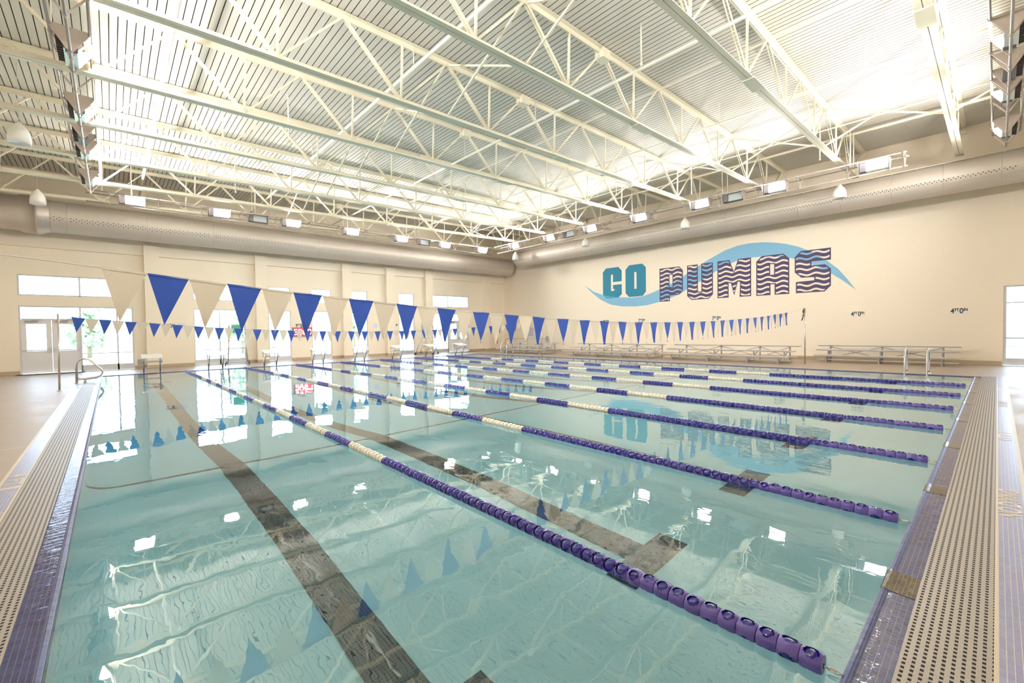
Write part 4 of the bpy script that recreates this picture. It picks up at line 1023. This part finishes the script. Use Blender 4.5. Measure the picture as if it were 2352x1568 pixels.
for k, x in enumerate([1.0, 4.0, 7.05, 10.1, 13.05, 16.15, 19.2]): put(True, (x, -.57, ZT), 0, 'flood light box in the near end truss, %s from the left corner' % ORD[k])
put(False, (14.75, -.57, ZT), 0, 'unlit flood light between two lamps of the near end truss')

# ------------------------------------------------------------------ pendants
def make_pendant():
    r = thing('pendant_speaker', '', 'pendant', group='white bell shaped pendants')
    MB().lathe([(0, .30), (.02, .30), (.05, .26), (.13, .15), (.195, .03), (.215, -.10), (.215, -.26), (.205, -.26)], n=28).build('shade', pend_m, r)
    MB().lathe([(.205, -.26), (.17, -.235), (0, -.22)], n=28).build('inner_disc', pendin_m, r)
    m = MB(); m.tube((0, 0, .05), (0, 0, 1.77), .006, 6); m.path([(.0, 0, .30), (.035, 0, .34), (0, 0, .40), (-.035, 0, .34)], .006, 6, closed=True); m.build('hanger_cable', pipe_m, r)
    return r
pd = make_pendant(); first_p = True
for x, y, z, lb in [(21.15, 3.68, 6.66, 'white bell pendant in front of the mural duct, nearest the camera'), (21.15, 9.85, 6.62, 'white bell pendant in front of the mural duct, second from the right'), (21.15, 15.95, 6.68, 'white bell pendant in front of the mural duct, third from the right'),
                (21.15, 22.05, 6.66, 'white bell pendant at the far end cap of the mural duct'), (-1.31, 16.3, 6.70, 'large white bell pendant at the left edge of the picture'), (-1.56, 23.1, 6.62, 'white bell pendant in front of the window wall duct'), (-1.31, 9.6, 6.7, 'white bell pendant above the left deck, out to the left of the camera')]:
    o = pd if first_p else copy_tree(pd); first_p = False; o.location = (x, y, z); o['label'] = lb
    for c in o.children:
        if c.name.startswith('hanger_cable'): c.scale.z = (zdeck(x)-z)/1.77

# ------------------------------------------------------------------ outside
def tree(x, y, h, seed, label):
    random.seed(seed); r = thing('tree', label, 'tree', (x, y, -.15), 0, 'trees beyond the windows')
    MB().path([(0, 0, 0), (.05, 0, h*.3), (0, .1, h*.6)], .14, 8).build('trunk', bark_m, r)
    m = MB()
    for k in range(900):
        a = random.uniform(0, 2*pi); t = random.random()**.7; hh = random.uniform(.22, 1.0); rr = h*.38*math.sqrt(max(0.02, 1-((hh-.55)/.5)**2))*t
        c = Vector((rr*cos(a), rr*sin(a), h*hh)); s_ = random.uniform(.12, .28)
        X = Vector((random.uniform(-1, 1), random.uniform(-1, 1), random.uniform(-1, 1))).normalized()*s_; Y = X.orthogonal().normalized()*s_*.7
        m.add([c-X, c-Y, c+X, c+Y], [(0, 1, 2, 3)], 0)
    m.build('foliage', leaf_m, r)
TL = ['far left beyond the double doors', 'behind the sidelight of the left doors', 'behind the first column', 'behind the left lifeguard chair', 'behind the third window', 'behind the fourth window', 'behind the fifth window', 'behind the right lifeguard chair', 'behind the far double doors', 'beyond the far corner']
for k, (x, y, h) in enumerate([(-6, 44, 4.2), (-1.0, 47, 3.8), (5, 50, 4.6), (9, 45, 5.0), (15.5, 52, 5.2), (20, 47, 5.4), (24, 50, 4.8), (31, 51, 5.5), (37, 50, 5.2), (44, 56, 6)]):
    tree(x, y, h, 40+k, 'pale leafy tree on the lawn, ' + TL[k])
r = thing('parked_car', 'light blue car parked outside the glazed door at the right edge', 'car', (47.0, -1.6, -.12), radians(90))
MB().prism([(-2.2, .3), (-2.25, .75), (-1.4, .9), (-.9, 1.35), (.8, 1.38), (1.5, .95), (2.2, .85), (2.25, .35)], -.85, .85, lambda a, b, c: (a, c, b)).build('body', carblue_m, r)
for sx in (-1.4, 1.4):
    for sy in (-.8, .8): MB().lathe([(0, -.1), (.32, -.1), (.32, .1), (0, .1)], (sx, sy, .32), 18, axis='Y').build('wheel', rubber_m, r)
MB().prism([(-1.25, .92), (-.85, 1.28), (.75, 1.3), (1.3, .97)], -.862, .862, lambda a, b, c: (a, c, b)).build('side_window', offglass_m, r)
